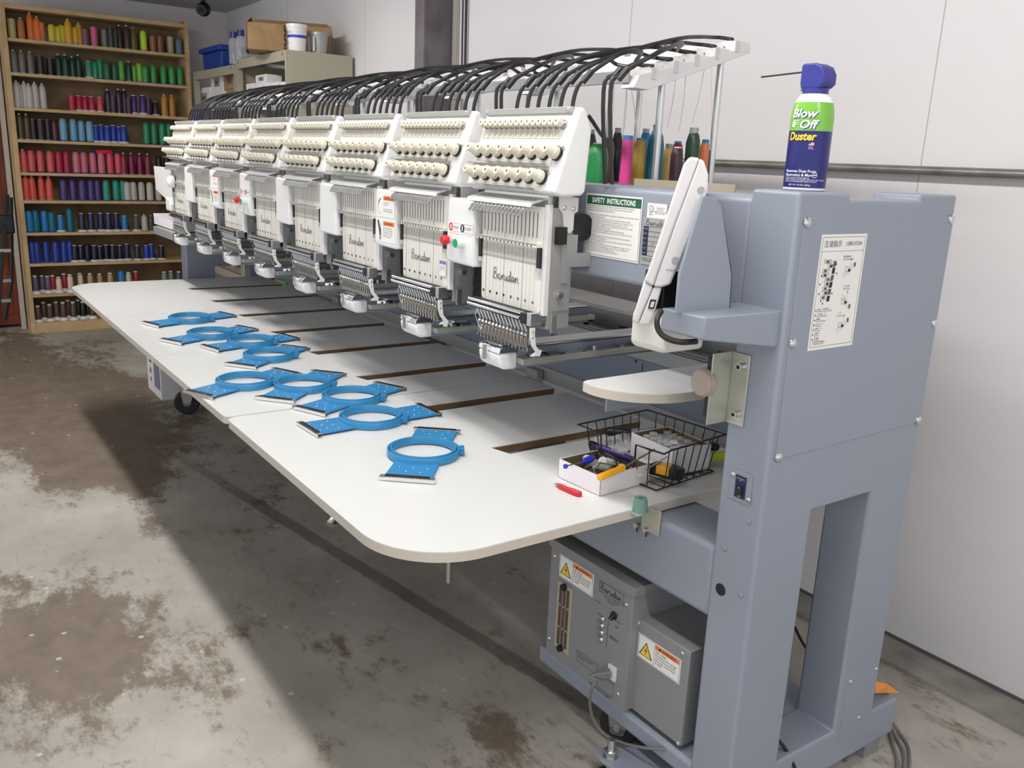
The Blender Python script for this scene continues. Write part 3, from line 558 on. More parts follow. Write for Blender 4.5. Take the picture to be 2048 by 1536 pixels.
for k,l in enumerate(['MODEL','SERIAL','DATE','VOLT','WATT','MASS']): b.text(l,.003,.071-k*.0098,.0034,'label_silver',z=.0008,wscale=.8)
b.text('AC',.027,.041,.004,'ink',z=.0006); b.text('Y',.035,.060,.004,'ink_soft',z=.0006); b.text('BARUDAN CO., LTD.\nMADE IN JAPAN',.004,.011,.0032,'ink',z=.0006); b.build('rating_plate',M,smooth=False)
# ---- deck behind the table ----
b=MB(); b.box(-4.86,-1.062,1.70,1.735,.70,.818,'deck_grey'); b.box(-4.86,-1.36,1.735,2.04,.70,.818,'deck_grey'); o=b.build('rear_base',M,bev=.003)
b=MB(); b.box(-4.86,-1.062,1.692,1.70,.655,.70,'grey_metal'); b.build('lower_ledge',M)
b=MB(); b.box(-4.86,-1.1,1.70,1.755,.818,.858,'grey_metal'); b.box(-4.86,-1.1,1.712,1.716,.8582,.8595,'ink_soft'); b.box(-4.86,-1.1,1.735,1.739,.8582,.8595,'ink_soft'); b.build('frame_rail',M,bev=.0015)
b=MB(); b.box(-4.86,-1.25,1.755,1.86,.818,.842,'grey_metal'); b.build('carriage_track',M)
b=MB(); b.box(-4.86,-1.3,1.86,1.885,.818,.893,'grey_metal'); b.build('frame_rail',M,bev=.002)
b=MB(); b.box(-4.86,-1.4,1.885,2.10,.870,.888,'panel_white'); b.build('rear_ledge',M)
for k in range(16):
    x=-1.55-k*.2; b=MB(); b.cyl((x,1.80,.842),(x,1.80,.870),.009,'black_plastic',8); b.box(x-.028,x+.028,1.79,1.81,.862,.876,'black_plastic'); b.build('frame_clamp',M,bev=.003)
p=bp(1172,612,2,.889); b=MB(); b.box(-2.42,-2.1,1.92,2.08,.8885,.8895,'paper'); b.build('paper_sheet_tray',M)
for k in range(8):
    for X,ch in ((-1.775-.4*k,str(k+1)),):
        b=MB(); b.X=frame((X,1.6995,.787),(1,0,0),(0,0,1)); b.text(ch,0,0,.022,'ink',bold=.0004); b.add([(-.028,.026,.0004),(-.014,.026,.0004),(-.021,.016,.0004)],[(0,1,2)],'ink'); b.build('frame_number',M,smooth=False)
# ---- arm shelf, knob, brackets at the near end ----
pts=[(-1.332,1.49),(-1.332,1.128)]+[(-1.325+.0,1.112)]+[(-1.30+.135*t,1.108+.155*(1-math.sqrt(max(0,1-t*t)))) for t in [0,.15,.3,.45,.6,.72,.82,.9,.96,1]]+[(-1.165,1.49)]
o=MB().prism(pts,'z',.9225,.9245,'laminate').build('side_shelf',M); MB().prism([(x,y) for x,y in pts],'z',.905,.9225,'board_edge').build('shelf_edging',o)
MB().box(-1.302,-1.297,1.155,1.45,.862,.905,'blue_grey_paint').build('shelf_bracket',M,bev=.001)
b=MB(); b.box(-1.0635,-1.0605,1.195,1.25,.893,1.03,'plate_nickel'); b.box(-1.0605,-1.019,1.2465,1.2495,.893,1.03,'plate_nickel'); o=b.build('mounting_bracket',M,bev=.0012)
for x,z in ((-1.036,1.006),(-1.036,.915)):
    b=MB(); b.cyl((x,1.2465,z),(x,1.2455,z),.0115,'steel',16); b.cyl((x,1.2455,z),(x,1.236,z),.0075,'steel',14); b.cyl((x,1.236,z),(x,1.2355,z),.004,'dark_gap',6); b.build('bolt',o)
MB().box(-1.078,-1.0636,1.20,1.24,.905,1.02,'black_plastic').build('clamp_block',M,bev=.002)
p=bp(1400,766,1,1.185)
b=MB(); b.lathe((p.x,1.205,p.z),(0,-1,0),[(.024,0),(.027,.004),(.027,.012),(.025,.014),(.0255,.018),(.022,.021),(.0,.0215)],32,'taupe'); b.build('clamp_knob',M,ang=30)
# stop bumper
b=MB(); b.box(-1.262,-1.207,1.2465,1.2495,.597,.655,'plate_nickel'); b.box(-1.278,-1.215,1.19,1.25,.652,.655,'plate_nickel'); o=b.build('bumper_bracket',M,bev=.001)
for px,py in ((1275,1050),(1293,1060)):
    p=bp(px,py,1,1.246); b=MB(); b.cyl((p.x,1.2465,p.z),(p.x,1.238,p.z),.0055,'steel',12); b.box(p.x-.002,p.x+.002,1.2455,1.2464,p.z-.016,p.z,'dark_gap'); b.build('bolt',o)
b=MB(); b.lathe((-1.232,1.21,.655),(0,0,1),[(.0165,0),(.015,.02),(.0135,.03),(.005,.030),(.005,.02)],20,'seafoam_rubber'); b.build('rubber_bumper',o)
# ---- electrical boxes in the tray ----
YE=1.235
b=MB(); b.box(-1.553,-1.255,YE,1.5,.150,.440,'cabinet_grey'); o=b.build('servo_box',M,bev=.0015)
MB().box(-1.560,-1.249,YE-.003,1.5,.440,.461,'cabinet_grey').build('lid',o,bev=.001)
def onE(px,py,Y=YE-.0002): return bp(px,py,1,Y)
for px,py in ((1110,1112.6),(1253,1209.5),(1098.7,1277.3),(1236,1388.7)):
    p=onE(px,py); b=MB(); screw(b,(p.x,YE,p.z),(0,-1,0),.0055,'steel'); b.build('screw',o)
def warning(x0,z0,w,h,Y,par,sk=0):
    b=MB(); b.X=frame((x0,Y,z0),(1,0,0),(0,0,1)); b.box(0,w,0,h,-.0002,.0003,'paper'); z=.0005
    cx=w*.2; s=h*.62
    b.add([(cx-s*.58,h*.17,z),(cx+s*.58,h*.17,z),(cx,h*.17+s,z)],[(0,1,2)],'ink'); b.add([(cx-s*.47,h*.2,z+.0003),(cx+s*.47,h*.2,z+.0003),(cx,h*.2+s*.84,z+.0003)],[(0,1,2)],'yellow_ink')
    b.add([(cx+s*.06,h*.62,z+.0006),(cx-s*.1,h*.40,z+.0006),(cx+s*.02,h*.42,z+.0006),(cx-s*.02,h*.24,z+.0006),(cx+s*.12,h*.47,z+.0006),(cx+s*.01,h*.46,z+.0006)],[(0,1,2,3,4,5)],'ink')
    b.box(w*.41,w*.965,h*.76,h*.94,.0003,z,'orange_ink'); b.text('▲ WARNING',w*.69,h*.795,h*.12,'ink','CENTER',z=z+.0002,wscale=.9)
    b.text('High voltage.\nDisconnect from voltage\nsource before servicing.\nCan cause severe injury\nor death.',w*.42,h*.64,h*.085,'ink',z=z,wscale=.95)
    for q in ((0.03,.04),(.96,.97)): b.box(w*.02,w*.98,h*q[0],h*q[1],.0003,z,'ink_soft')
    for q in ((0.018,.024),(.976,.982)): b.box(w*q[0],w*q[1],h*.03,h*.97,.0003,z,'ink_soft')
    b.box(w*.395,w*.4,h*.03,h*.97,.0003,z,'ink_soft')
    b.build('warning_label',par,smooth=False)
a=onE(1120,1119);c=onE(1184,1195); warning(a.x,c.z+.001,.128,.058,YE-.0003,o)
# vent with bars and two knobs
a=onE(1118,1159.5); c=onE(1137.5,1312.8)
b=MB(); x0,x1,z0,z1=a.x,a.x+.055,c.z+.004,a.z; b.box(x0,x1,YE-.003,YE,z0,z1,'shelf_beige'); b.box(x0+.008,x1-.008,YE-.0034,YE-.0028,z0+.01,z1-.01,'vent_brown')  # beige panel with a dark brown inset behind the bars
for q in (1,2): b.box(x0+.008+.0137*q-.0015,x0+.008+.0137*q+.0015,YE-.0045,YE-.0028,z0+.01,z1-.01,'cabinet_grey'); b.box(x0+.008,x1-.008,YE-.0045,YE-.0028,z0+(z1-z0)*q/3-.003,z0+(z1-z0)*q/3+.003,'cabinet_grey')
b.build('vent_panel',o)
for z in (z0+.006,z1-.006): b=MB(); b.lathe(((x0+x1)/2,YE-.003,z),(0,-1,0),[(.0085,0),(.0085,.008),(.007,.0095)],14,'black_plastic'); b.build('vent_knob',o)
a=onE(1200,1160)
b=MB(); b.X=frame((a.x,YE-.0003,a.z-.027),(1,0,0),(0,0,1)); w,h=.083,.027
for q in ((0,.0008),(h-.0008,h)): b.box(0,w,q[0],q[1],0,.0003,'ink')
for q in ((0,.0008),(w-.0008,w)): b.box(q[0],q[1],0,h,0,.0003,'ink')
logo(b,.005,.006,.0085,.0013,sx=1.28,z=.0004); b.text('AUTOMAT SERVO\nVSD-D06',w/2,-.008,.0045,'ink_soft','CENTER',z=.0003); b.text('POWER',-.012,-.031,.0045,'ink_soft',z=.0003)
b.text('ON',.062,-.031,.0045,'ink',z=.0003); b.text('POWER',.060,-.048,.0038,'ink_soft',z=.0003); b.text('OFF',.062,-.063,.0045,'ink',z=.0003); b.text('SERVO',.045,-.097,.0075,'ink',z=.0003); b.box(.038,.0388,-.125,-.055,0,.0003,'ink')
for k in range(4): b.text(['MULTI\nCUT','DR. FAN\nR/B','U.L.  DRV\nSW1','PL-1001\nA-H'][k],.001,-.056-k*.0178,.0034,'ink_soft',z=.0003); b.text('T%d'%(k+1),.030,-.063-k*.0178,.0034,'ink_soft',z=.0003)
b.build('panel_printing',o,smooth=False)
for k in range(4):
    b=MB(); x=a.x+.020; z=a.z-.027-.062-.0178*k; b.lathe((x,YE,z),(0,-1,0),[(.0074,0),(.0074,.003),(.0055,.006),(.003,.0065)],14,'steel'); b.build('fuse_button',o)
b=MB(); x,z=a.x+.056,a.z-.027-.036; b.lathe((x,YE,z),(0,-1,0),[(.010,0),(.009,.004),(.006,.005)],16,'black_plastic'); b.cyl((x,YE-.003,z),(x-.001,YE-.012,z-.007),.0045,'black_plastic',10,r2=.0055); b.build('toggle_switch',o)
a=onE(1153.6,1311); c=onE(1224.6,1387)
b=MB(); b.X=frame((a.x,YE-.0003,c.z-.004),(1,0,0),(0,0,1)); 
for (x0,x1,y0,y1) in ((0,.075,.02,.048),(.08,.135,-.006,.03)):
    for q in (y0,y1): b.box(x0,x1,q-.0004,q+.0004,0,.0003,'ink_soft')
    for q in (x0,x1): b.box(q-.0004,q+.0004,y0,y1,0,.0003,'ink_soft')
b.text('SER.NO.  200-240V 50/60Hz\nPOWER 8.5A  3 PHASE\nDATE 06.08',.003,.040,.0038,'ink_soft',z=.0003); b.text('INPUT AC\n200V',.084,.02,.0038,'ink_soft',z=.0003); b.text('BARUDAN CO.,LTD. JAPAN',.052,-.015,.005,'ink',z=.0003,wscale=.9); b.build('panel_printing',o,smooth=False)
p=onE(1226,1346)
MB().box(p.x-.013,p.x+.013,YE-.006,YE,p.z-.016,p.z+.02,'panel_white').build('power_socket',o,bev=.001)
b=MB(); b.prism([(-.011,-.014),(.011,-.014),(.011,.014),(-.011,.014)],'z',0,.001,'cable_grey'); b=MB(); b.X=Matrix.Translation((p.x-.004,YE-.006,p.z))
b.lathe((0,0,0),(-.55,-1,-.15),[(.014,0),(.014,.016),(.009,.026),(.006,.045)],4,'cable_grey'); b.X=None; b.build('power_plug',M,bev=.003)
pts=[(1192,1360,1.195),(1183,1378,1.19),(1180,1410,1.20),(1190,1445,1.215),(1215,1472,1.23),(1260,1490,1.235),(1320,1498,1.245),(1380,1490,1.30)]
q=[Vector((p.x-.03,YE-.05,p.z-.008))]+[bp(x,y,1,Y) for x,y,Y in pts]
b=MB(); b.tube(spline(q,6),.0036,'cable_grey',8); b.build('power_cord',M)
Y2=1.258
b=MB(); b.box(-1.263,-1.098,Y2,1.5,.150,.378,'cabinet_grey'); o=b.build('junction_box',M,bev=.002)
MB().box(-1.253,-1.05,1.50,1.52,.14,.46,'cabinet_grey').build('back_shield',M)
for px,py in ((1277,1246),(1365,1307),(1356,1487)):
    p=bp(px,py,1,Y2); b=MB(); screw(b,(p.x,Y2,p.z),(0,-1,0),.005,'steel'); b.build('screw',o)
a=bp(1278.5,1262.8,1,Y2); warning(a.x,a.z-.060,.131,.058,Y2-.0003,o)
# leveling plate with bolt and caster at near front
b=MB(); b.prism([(-1.285,1.185),(-1.275,1.172),(-1.24,1.168),(-1.0,1.22),(-1.0,1.40),(-1.22,1.30)],'z',.047,.056,'blue_grey_paint'); b.build('foot_plate',M,bev=.002)
p=bp(1221,1512,2,.056)
b=MB(); b.cyl((p.x,p.y,.0),(p.x,p.y,.1),.0085,'steel',14); b.lathe((p.x,p.y,.056),(0,0,1),[(.018,0),(.018,.003)],18,'steel'); b.lathe((p.x,p.y,.059),(0,0,1),[(.0165,0),(.0165,.014),(.014,.016)],6,'steel')
for k in range(6): b.lathe((p.x,p.y,.077+k*.0038),(0,0,1),[(.0092,0),(.0092,.0015)],12,'steel')
b.lathe((p.x,p.y,0),(0,0,1),[(.03,0),(.03,.008),(.012,.02)],18,'black_rubber'); b.build('leveling_foot',M)
def caster(x,y,r,top,name='caster',hd=0):
    b=MB(); b.X=Matrix.Translation((x,y,r))@Matrix.Rotation(hd,4,'Z')
    b.cyl((0,-.022,.0),(0,-.026,.0),.0,'steel'); 
    for s in (-1,1): b.prism([(-.02,-.0),(.02,-.0),(.012,-.018),(-.012,-.018)],'y',s*.02,s*.024,'dull_metal'); b.prism([(-.016,-.016),(.016,-.016),(.04,r+.01),(-.03,r+.01)],'y',s*.02,s*.024,'dull_metal')
    b.box(-.035,.045,-.026,.026,r+.008,r+.014,'dull_metal'); b.cyl((0,0,r+.014),(0,0,top-r),.035,'steel',18); b.cyl((0,-.028,0),(0,.028,0),.008,'steel',10); o=b.build(name,M)
    b=MB(); b.X=Matrix.Translation((x,y,r))@Matrix.Rotation(hd,4,'Z'); b.lathe((0,-.016,0),(0,1,0),[(r*.5,0),(r*.9,0),(r,.006),(r,.026),(r*.9,.032),(r*.5,.032)],28,'black_rubber'); b.build('wheel',o)
caster(-1.33,1.30,.05,.115,hd=.5)
caster(-4.53,1.13,.064,.155,hd=1.25)
MB().box(-4.72,-4.42,1.09,1.4,.155,.185,'blue_grey_paint').build('foot_plate',M,bev=.004)
b=MB(); b.cyl((-2.866,1.235,0),(-2.866,1.235,.09),.010,'steel',12); b.lathe((-2.866,1.235,0),(0,0,1),[(.036,0),(.036,.008),(.016,.03),(.014,.04)],20,'chrome'); b.build('leveling_foot',M)
MB().box(-2.95,-2.78,1.2,1.45,.09,.48,'blue_grey_paint').build('middle_support',M,bev=.004)
for x in (-1.65,-3.2): b=MB(); b.cyl((x,1.0,.358),(x,1.0,.638),.0062,'dull_metal',10); b.cyl((x,1.0,.63),(x,1.0,.638),.02,'steel',12); b.build('table_rod',M)
for x in (-2.25,-3.05,-3.85):
    b=MB(); b.box(x-.05,x+.05,1.0,1.25,.615,.638,'blue_grey_paint'); b.build('table_support',M,bev=.002); b=MB(); b.box(x-.03,x+.03,1.662,1.69,.60,.69,'grey_metal'); b.build('table_support',M,bev=.002)
# inner bracket and cables in the near end frame
b=MB(); b.box(-1.14,-1.06,1.40,1.60,.10,.135,'blue_grey_paint'); b.box(-1.10,-1.09,1.402,1.6,.13,.20,'blue_grey_paint'); b.build('inner_bracket',M,bev=.002)
b=MB(); b.box(-1.42,-1.41,1.62,1.80,.14,.32,'cabinet_grey'); 
for y in (1.66,1.70,1.74): b.box(-1.4095,-1.409,y,y+.02,.19,.28,'dark_gap')
b.build('slotted_plate',M)
for pts in ([(1556,1480,1.42),(1572,1500,1.45),(1590,1536,1.46)],[(1780,1450,1.85),(1795,1480,1.88),(1808,1510,1.9),(1806,1560,1.9)],[(1785,1445,1.86),(1802,1470,1.9),(1818,1500,1.9),(1818,1560,1.9)],[(1778,1455,1.8),(1786,1490,1.82),(1794,1520,1.8),(1792,1560,1.8)],[(1760,1470,1.8),(1745,1492,1.82),(1715,1500,1.8),(1690,1520,1.8)],[(1590,1255,1.9),(1605,1285,1.95),(1618,1305,2.0)]):
    q=[bp(x,y,1,Y) for x,y,Y in pts]
    if pts[0][0]>1700: q=[bp(pts[0][0],pts[0][1],0,-1.0)]+[bp(x,y,2,.006) for x,y,_ in pts[1:]]
    for v in q: v.z=max(v.z,.006)
    b=MB(); b.tube(spline(q,5),.0042,'cable_grey' if pts[0][0]>1700 else 'black_rubber',7); b.build('cable',M)
MB().box(-1.03,-.99,1.62,1.70,.0,.05,'cabinet_grey').build('foot_block',M)
MB().box(-1.02,-.97,1.76,1.82,.0,.05,'cabinet_grey').build('foot_block',M)
# ---- control panel assembly ----
MB().prism([(1.06,1.122),(1.06,1.084),(1.257,1.054),(1.257,1.121)],'x',-1.067,-.966,'blue_grey_paint').build('control_arm',M,bev=.003,seg=3)
b=MB(); b.prism([(1.06,1.045),(1.075,1.040),(1.17,1.040),(1.17,1.115),(1.075,1.117),(1.06,1.105)],'x',-1.143,-1.062,'warm_white'); b.build('control_base',M,bev=.010,seg=4)
b=MB(); b.prism([(1.049,1.120),(1.049,1.186),(1.086,1.313),(1.118,1.309),(1.134,1.295),(1.177,1.178),(1.181,1.106)],'x',-1.026,-1.02,'blue_grey_paint'); b.prism([(1.13,1.298),(1.134,1.295),(1.177,1.178),(1.181,1.106),(1.177,1.106),(1.173,1.178)],'x',-1.12,-1.02,'blue_grey_paint'); b.build('control_stand',M,bev=.0012)
MB().box(-1.13,-1.08,1.074,1.112,1.116,1.180,'black_plastic').build('tilt_hinge',M,bev=.002)
b=MB(); q=[bp(x,y,1,Y) for x,y,Y in ((1322,622,1.045),(1314,640,1.03),(1318,662,1.03),(1335,677,1.035),(1362,684,1.05),(1392,683,1.09))]; b.tube(spline(q,6),.0052,'black_rubber',8); b.build('control_cable',M)
nv=Vector((-.70,.714,0)).normalized(); P0=Vector((-1.055,1.075,0)); tv=Vector((nv.y,-nv.x,0))
def bpn(px,py):
    d=RM@Vector((px-1024,-(py-768),-FPX)); C=Vector((0,0,CZ)); return C+d*((P0-C).dot(nv)/d.dot(nv))
s=460/1606
def G2(x,y): return bpn(1140+x*s,300+y*s)
def edge(pts,dep,m,name,off=0,bev=.004,par=M):
    b=MB(); P=[G2(*p)+nv*off for p in pts]; n=len(P); b.add(P+[p+nv*dep for p in P],[tuple(range(n)),tuple(range(n,2*n))[::-1]]+[(i,(i+1)%n,n+(i+1)%n,n+i) for i in range(n)],m); return b.build(name,par,bev=bev,seg=3)
o=edge([(795,95),(835,48),(905,55),(737,505),(580,955),(515,915),(545,845),(640,560)],.235,'panel_white','control_panel')
edge([(907,56),(935,80),(966,170),(962,280),(860,560),(702,940),(640,960),(582,955),(739,505)],.235,'panel_white','rear_shell',par=o)
edge([(515,918),(580,958),(470,1225),(430,1195)],.16,'panel_white','control_handle',off=.004,par=o)
edge([(583,958),(642,962),(610,1075),(556,1228),(474,1226)],.16,'panel_white','handle_shell',off=.004,par=o)
edge([(560,1045),(602,1048),(585,1112),(545,1108)],.004,'black_plastic','memory_slot',off=.0015,bev=0,par=o)
edge([(570,1058),(592,1060),(579,1100),(557,1097)],.003,'steel','slot_contact',off=.0005,bev=0,par=o)
for (x,y) in ((915,280),(735,770)):
    p=G2(x,y); b=MB(); b.lathe(p-nv*.0012,nv,[(.0062,0),(.0062,.003)],18,'label_silver'); b.build('screw_recess',o)
b=MB(); p=G2(680,845); b.X=frame(p-nv*.001,tv,(0,0,1)); b.text('KCD576',-.002,0,.0035,'ink_soft'); b.build('printing',o,smooth=False)
b=MB(); P=[G2(830,120)-tv*.0005,G2(600,700)-tv*.0005]; 
# ---- heads ----
FT,FB=Vector((0,1.166,1.458)),Vector((0,1.113,1.295))
fd=(FB-FT); fn=Vector((0,-fd.z*-1,0)); fdn=fd.normalized(); fn=Vector((0,fdn.z,-fdn.y)); 
if fn.y>0: fn=-fn
def fp(x,t,out=0): p=FT+fd*t+fn*out; return Vector((x,p.y,p.z))
def knob_small():
    b=MB(); b.lathe((0,0,0),fn,[(.0098,0),(.0098,.005),(.007,.007),(.007,.010)],14,'needle_metal'); b.lathe(fn*.009,fn,[(.0086,0),(.0098,.002),(.0094,.013),(.0075,.0145)],16,'cream_plastic'); b.lathe(fn*.0236,fn,[(.0026,0),(.0024,.0004)],8,'ink_soft'); return b.mesh('tension_knob')
def knob_large():
    b=MB(); b.lathe((0,0,0),fn,[(.0165,0),(.0165,.0025),(.014,.003),(.014,.006)],18,'steel'); b.lathe(fn*.004,fn,[(.0158,0),(.0158,.0045)],18,'black_rubber'); b.lathe(fn*.0085,fn,[(.0140,0),(.0138,.010),(.0124,.011),(.0116,.012),(.0100,.028),(.0088,.030)],20,'cream_plastic'); b.lathe(fn*.0386,fn,[(.0034,0),(.003,.0003)],8,'ink_soft')
    e=Vector((.011,0,0))-fdn*.012; b.cyl(e+fn*.001,e+fn*.004,.0055,'steel',10); return b.mesh('tension_knob')
KS,KL=knob_small(),knob_large()
KN=[(fp(-1.780+.0206*i,.165),KS) for i in range(15)]+[(fp(-1.778+.0425*i,.53),KL) for i in range(8)]+[(fp(-1.762+.0425*i,.835),KL) for i in range(7)]
def make_head():
    X0,X1=-1.802,-1.458
    b=MB(); b.prism([(1.166,1.458),(1.172,1.468),(1.186,1.465),(1.206,1.425),(1.198,1.298),(1.190,1.289),(1.135,1.286),(1.113,1.294)],'x',X0,X1,'white_plastic'); hd=b.build('embroidery_head',M,bev=.006,seg=3)
    MB().box(X0+.006,X1-.016,1.160,1.170,1.4545,1.468,'label_silver').build('top_rail',hd,bev=.001)
    for x in (X0+.012,X1-.026): b=MB(); screw(b,(x,1.160,1.461),(0,-1,0),.005,'steel'); b.build('screw',hd)
    # inset panel
    b=MB()
    for t0,t1 in ((.05,.335),(.365,1.0)):
        P=[fp(X0+.008,t0,.0015),fp(X1-.03-.012*t0,t0,.0015),fp(X1-.03-.012*t1,t1,.0015),fp(X0+.008,t1,.0015)]; Q=[p-fn*.004 for p in P]; b.add(P+Q,[(0,1,2,3),(4,5,6,7),(0,1,5,4),(1,2,6,5),(2,3,7,6),(3,0,4,7)],'warm_white')
    b.build('tension_panel',hd)
    b=MB()
    for i in range(15):
        c=fp(-1.782+.0206*i,.285,.004); rr=[c+Vector((1,0,0))*.0055*math.cos(a)+fdn*.0075*math.sin(a)+fn*.002*math.cos(a*.5) for a in [q*.5-1.2 for q in range(10)]]; b.tube(rr,.0013,'cream_plastic',5)
    b.build('thread_hooks',hd)
    for t,xa,xb in ((.69,X0+.0,-1.498),(1.0,X0-.004,-1.512)):
        b=MB(); c0=fp(xa,t,.010);c1=fp(xb,t,.010); b.tube([c0,c1],.0025,'steel',8); 
        P=[fp(xa,t,.002),fp(xb,t,.002),fp(xb,t+.015,.014),fp(xa,t+.015,.014)]; b.add(P+[p+fdn*.001 for p in P],[(0,1,2,3),(4,5,6,7),(0,1,5,4),(1,2,6,5),(2,3,7,6),(3,0,4,7)],'grey_metal'); b.build('guide_rail',hd)
    # neck between
    b=MB(); b.box(-1.752,-1.505,1.135,1.185,1.262,1.290,'steel'); b.build('neck_plate',hd)
    b=MB(); b.prism([(1.150,1.285),(1.098,1.270),(1.094,1.262),(1.096,1.261),(1.100,1.267),(1.150,1.281)],'x',-1.768,-1.512,'cover_metal'); 
    for i in range(14): x=-1.745+.0165*i; b.cyl((x,1.121,1.2768),(x,1.121,1.2775),.0016,'ink_soft',6)
    b.build('thread_cover',hd)
    # face plate
    b=MB(); b.prism([(-1.742,1.041),(-1.734,1.034),(-1.512,1.034),(-1.506,1.041),(-1.506,1.262),(-1.746,1.262),(-1.746,1.15)],'y',1.128,1.133,'warm_white')
    for i in range(15):
        x=-1.736+.0148*i; b.box(x-.0011,x+.0011,1.1274,1.1281,1.196,1.250,'ink_soft')
    for i in range(8): x=-1.733+.0285*i; b.cyl((x,1.1281,1.054-.0),(x,1.1274,1.054),.0034,'ink',10)
    b.box(-1.744,-1.520,1.1272,1.1281,1.142,1.168,'thread_pale'); b.box(-1.744,-1.52,1.1265,1.1275,1.139,1.142,'label_silver')
    for i in range(15): x=-1.738+.0148*i; b.box(x-.0003,x+.0003,1.1262,1.1268,1.034,1.196,'ink_soft' if i%5==1 else 'thread_pale')
    k=MB(); k.X=frame((-1.692,1.1266,1.088),(1,0,0),(0,0,1)); logo(k,0,0,.0122,.0018,sx=1.28,z=0); b.add(k.v,k.f,'ink')
    b.build('face_plate',hd,smooth=True)
    b=MB()
    for i in range(14):
        x=-1.742+.0152*i; b.tube([(x+.012,1.122,1.262),(x+.009,1.106,1.262),(x+.003,1.094,1.254),(x-.001,1.088,1.241)],.0031,'steel',7); b.cyl((x-.001,1.088,1.241),(x-.0014,1.0875,1.2402),.0022,'ink',6)
    b.build('take_up_levers',hd)
    b=MB(); b.box(-1.750,-1.512,1.115,1.128,1.176,1.184,'warm_white'); b.box(-1.750,-1.512,1.1145,1.1155,1.181,1.184,'grey_metal')
    for i in range(15): x=-1.738+.0148*i; b.cyl((x,1.1148,1.1785),(x,1.1138,1.1785),.0022,'ink_soft',6)
    b.build('guide_bar',hd)
    for xa,xb in ((-1.752,-1.742),(-1.520,-1.507)): b=MB(); b.box(xa,xb,1.1225,1.128,1.132,1.176,'black_plastic'); b.box(xa,xb,1.1215,1.128,1.121,1.132,'steel'); b.build('magnet_block',hd)
    # side plate
    b=MB(); b.box(-1.505,-1.492,1.128,1.140,1.03,1.268,'panel_white'); b.box(-1.500,-1.494,1.140,1.20,1.0,1.262,'grey_metal'); b.box(-1.497,-1.491,1.15,1.165,.99,1.03,'dull_metal'); b.build('side_plate',hd,bev=.001)
    b=MB(); b.prism([(1.155,1.29),(1.205,1.283),(1.205,1.255),(1.195,1.25),(1.195,1.215),(1.185,1.208),(1.17,1.215),(1.165,1.25),(1.155,1.26)],'x',-1.494,-1.489,'panel_white'); b.prism([(1.165,1.205),(1.21,1.205),(1.21,1.165),(1.25,1.165),(1.25,1.135),(1.19,1.135),(1.19,1.10),(1.172,1.10)],'x',-1.496,-1.49,'grey_metal')
    for y,z in ((1.168,1.262),(1.192,1.260),(1.176,1.185)): screw(b,(-1.489,y,z),(1,0,0),.0055,'steel')
    b.box(-1.492,-1.480,1.148,1.172,1.185,1.222,'black_plastic'); b.cyl((-1.49,1.163,1.075),(-1.478,1.163,1.075),.007,'steel',10); b.box(-1.4945,-1.4895,1.15,1.195,1.04,1.085,'grey_metal'); b.lathe((-1.50,1.225,1.22),(1,0,0),[(.03,0),(.03,.006)],20,'black_plastic'); b.build('head_bracket',hd)
    b=MB(); b.box(-1.885,-1.765,1.195,1.245,.985,1.105,'dark_gap'); b.build('gap_shade_box',hd)  # added near-black box, paints the shade in the gap below the covers
    # needle bar mechanism
    b=MB(); b.cyl((-1.765,1.108,1.030),(-1.535,1.108,1.030),.0042,'chrome',12); b.cyl((-1.762,1.103,1.020),(-1.545,1.103,1.020),.0038,'chrome',12); b.box(-1.765,-1.53,1.108,1.130,1.012,1.034,'dark_gap'); b.box(-1.537,-1.516,1.098,1.128,1.010,1.034,'black_plastic'); b.box(-1.516,-1.50,1.10,1.13,1.008,1.036,'steel'); b.build('presser_bar',hd,bev=.0008)
    b=MB()
    for i in range(14):
        x=-1.728+.0146*i
        b.tube([(x-.006,1.112,1.012),(x+.004,1.116,.990)],.0026,'cover_metal',6)
        b.tube([(x+.008,1.112,.99),(x+.008,1.114,.955)],.0032,'needle_metal',6); b.sphere((x+.008,1.110,.985),.0040,'chrome',8)
        b.tube([(x+.008,1.108,.978),(x+.012,1.106,.966),(x+.007,1.106,.950)],.0014,'needle_metal',5); b.cyl((x+.008,1.116,.96),(x+.008,1.116,.944),.0009,'steel',5)
    b.tube([(-1.732,1.112,1.01),(-1.735,1.108,.995),(-1.715,1.105,.975),(-1.70,1.105,.965)],.0012,'steel',5)
    b.build('needle_bank',hd)
    b=MB(); b.prism([(1.10,1.005),(1.112,1.005),(1.112,.99),(1.116,.965),(1.132,.948),(1.128,.94),(1.105,.942),(1.118,.950),(1.106,.965),(1.10,.985)],'x',-1.502,-1.498,'warm_white'); screw(b,(-1.498,1.106,.997),(1,0,0),.003,'steel'); screw(b,(-1.498,1.106,.984),(1,0,0),.003,'steel'); b.build('presser_lever',hd)
    return hd
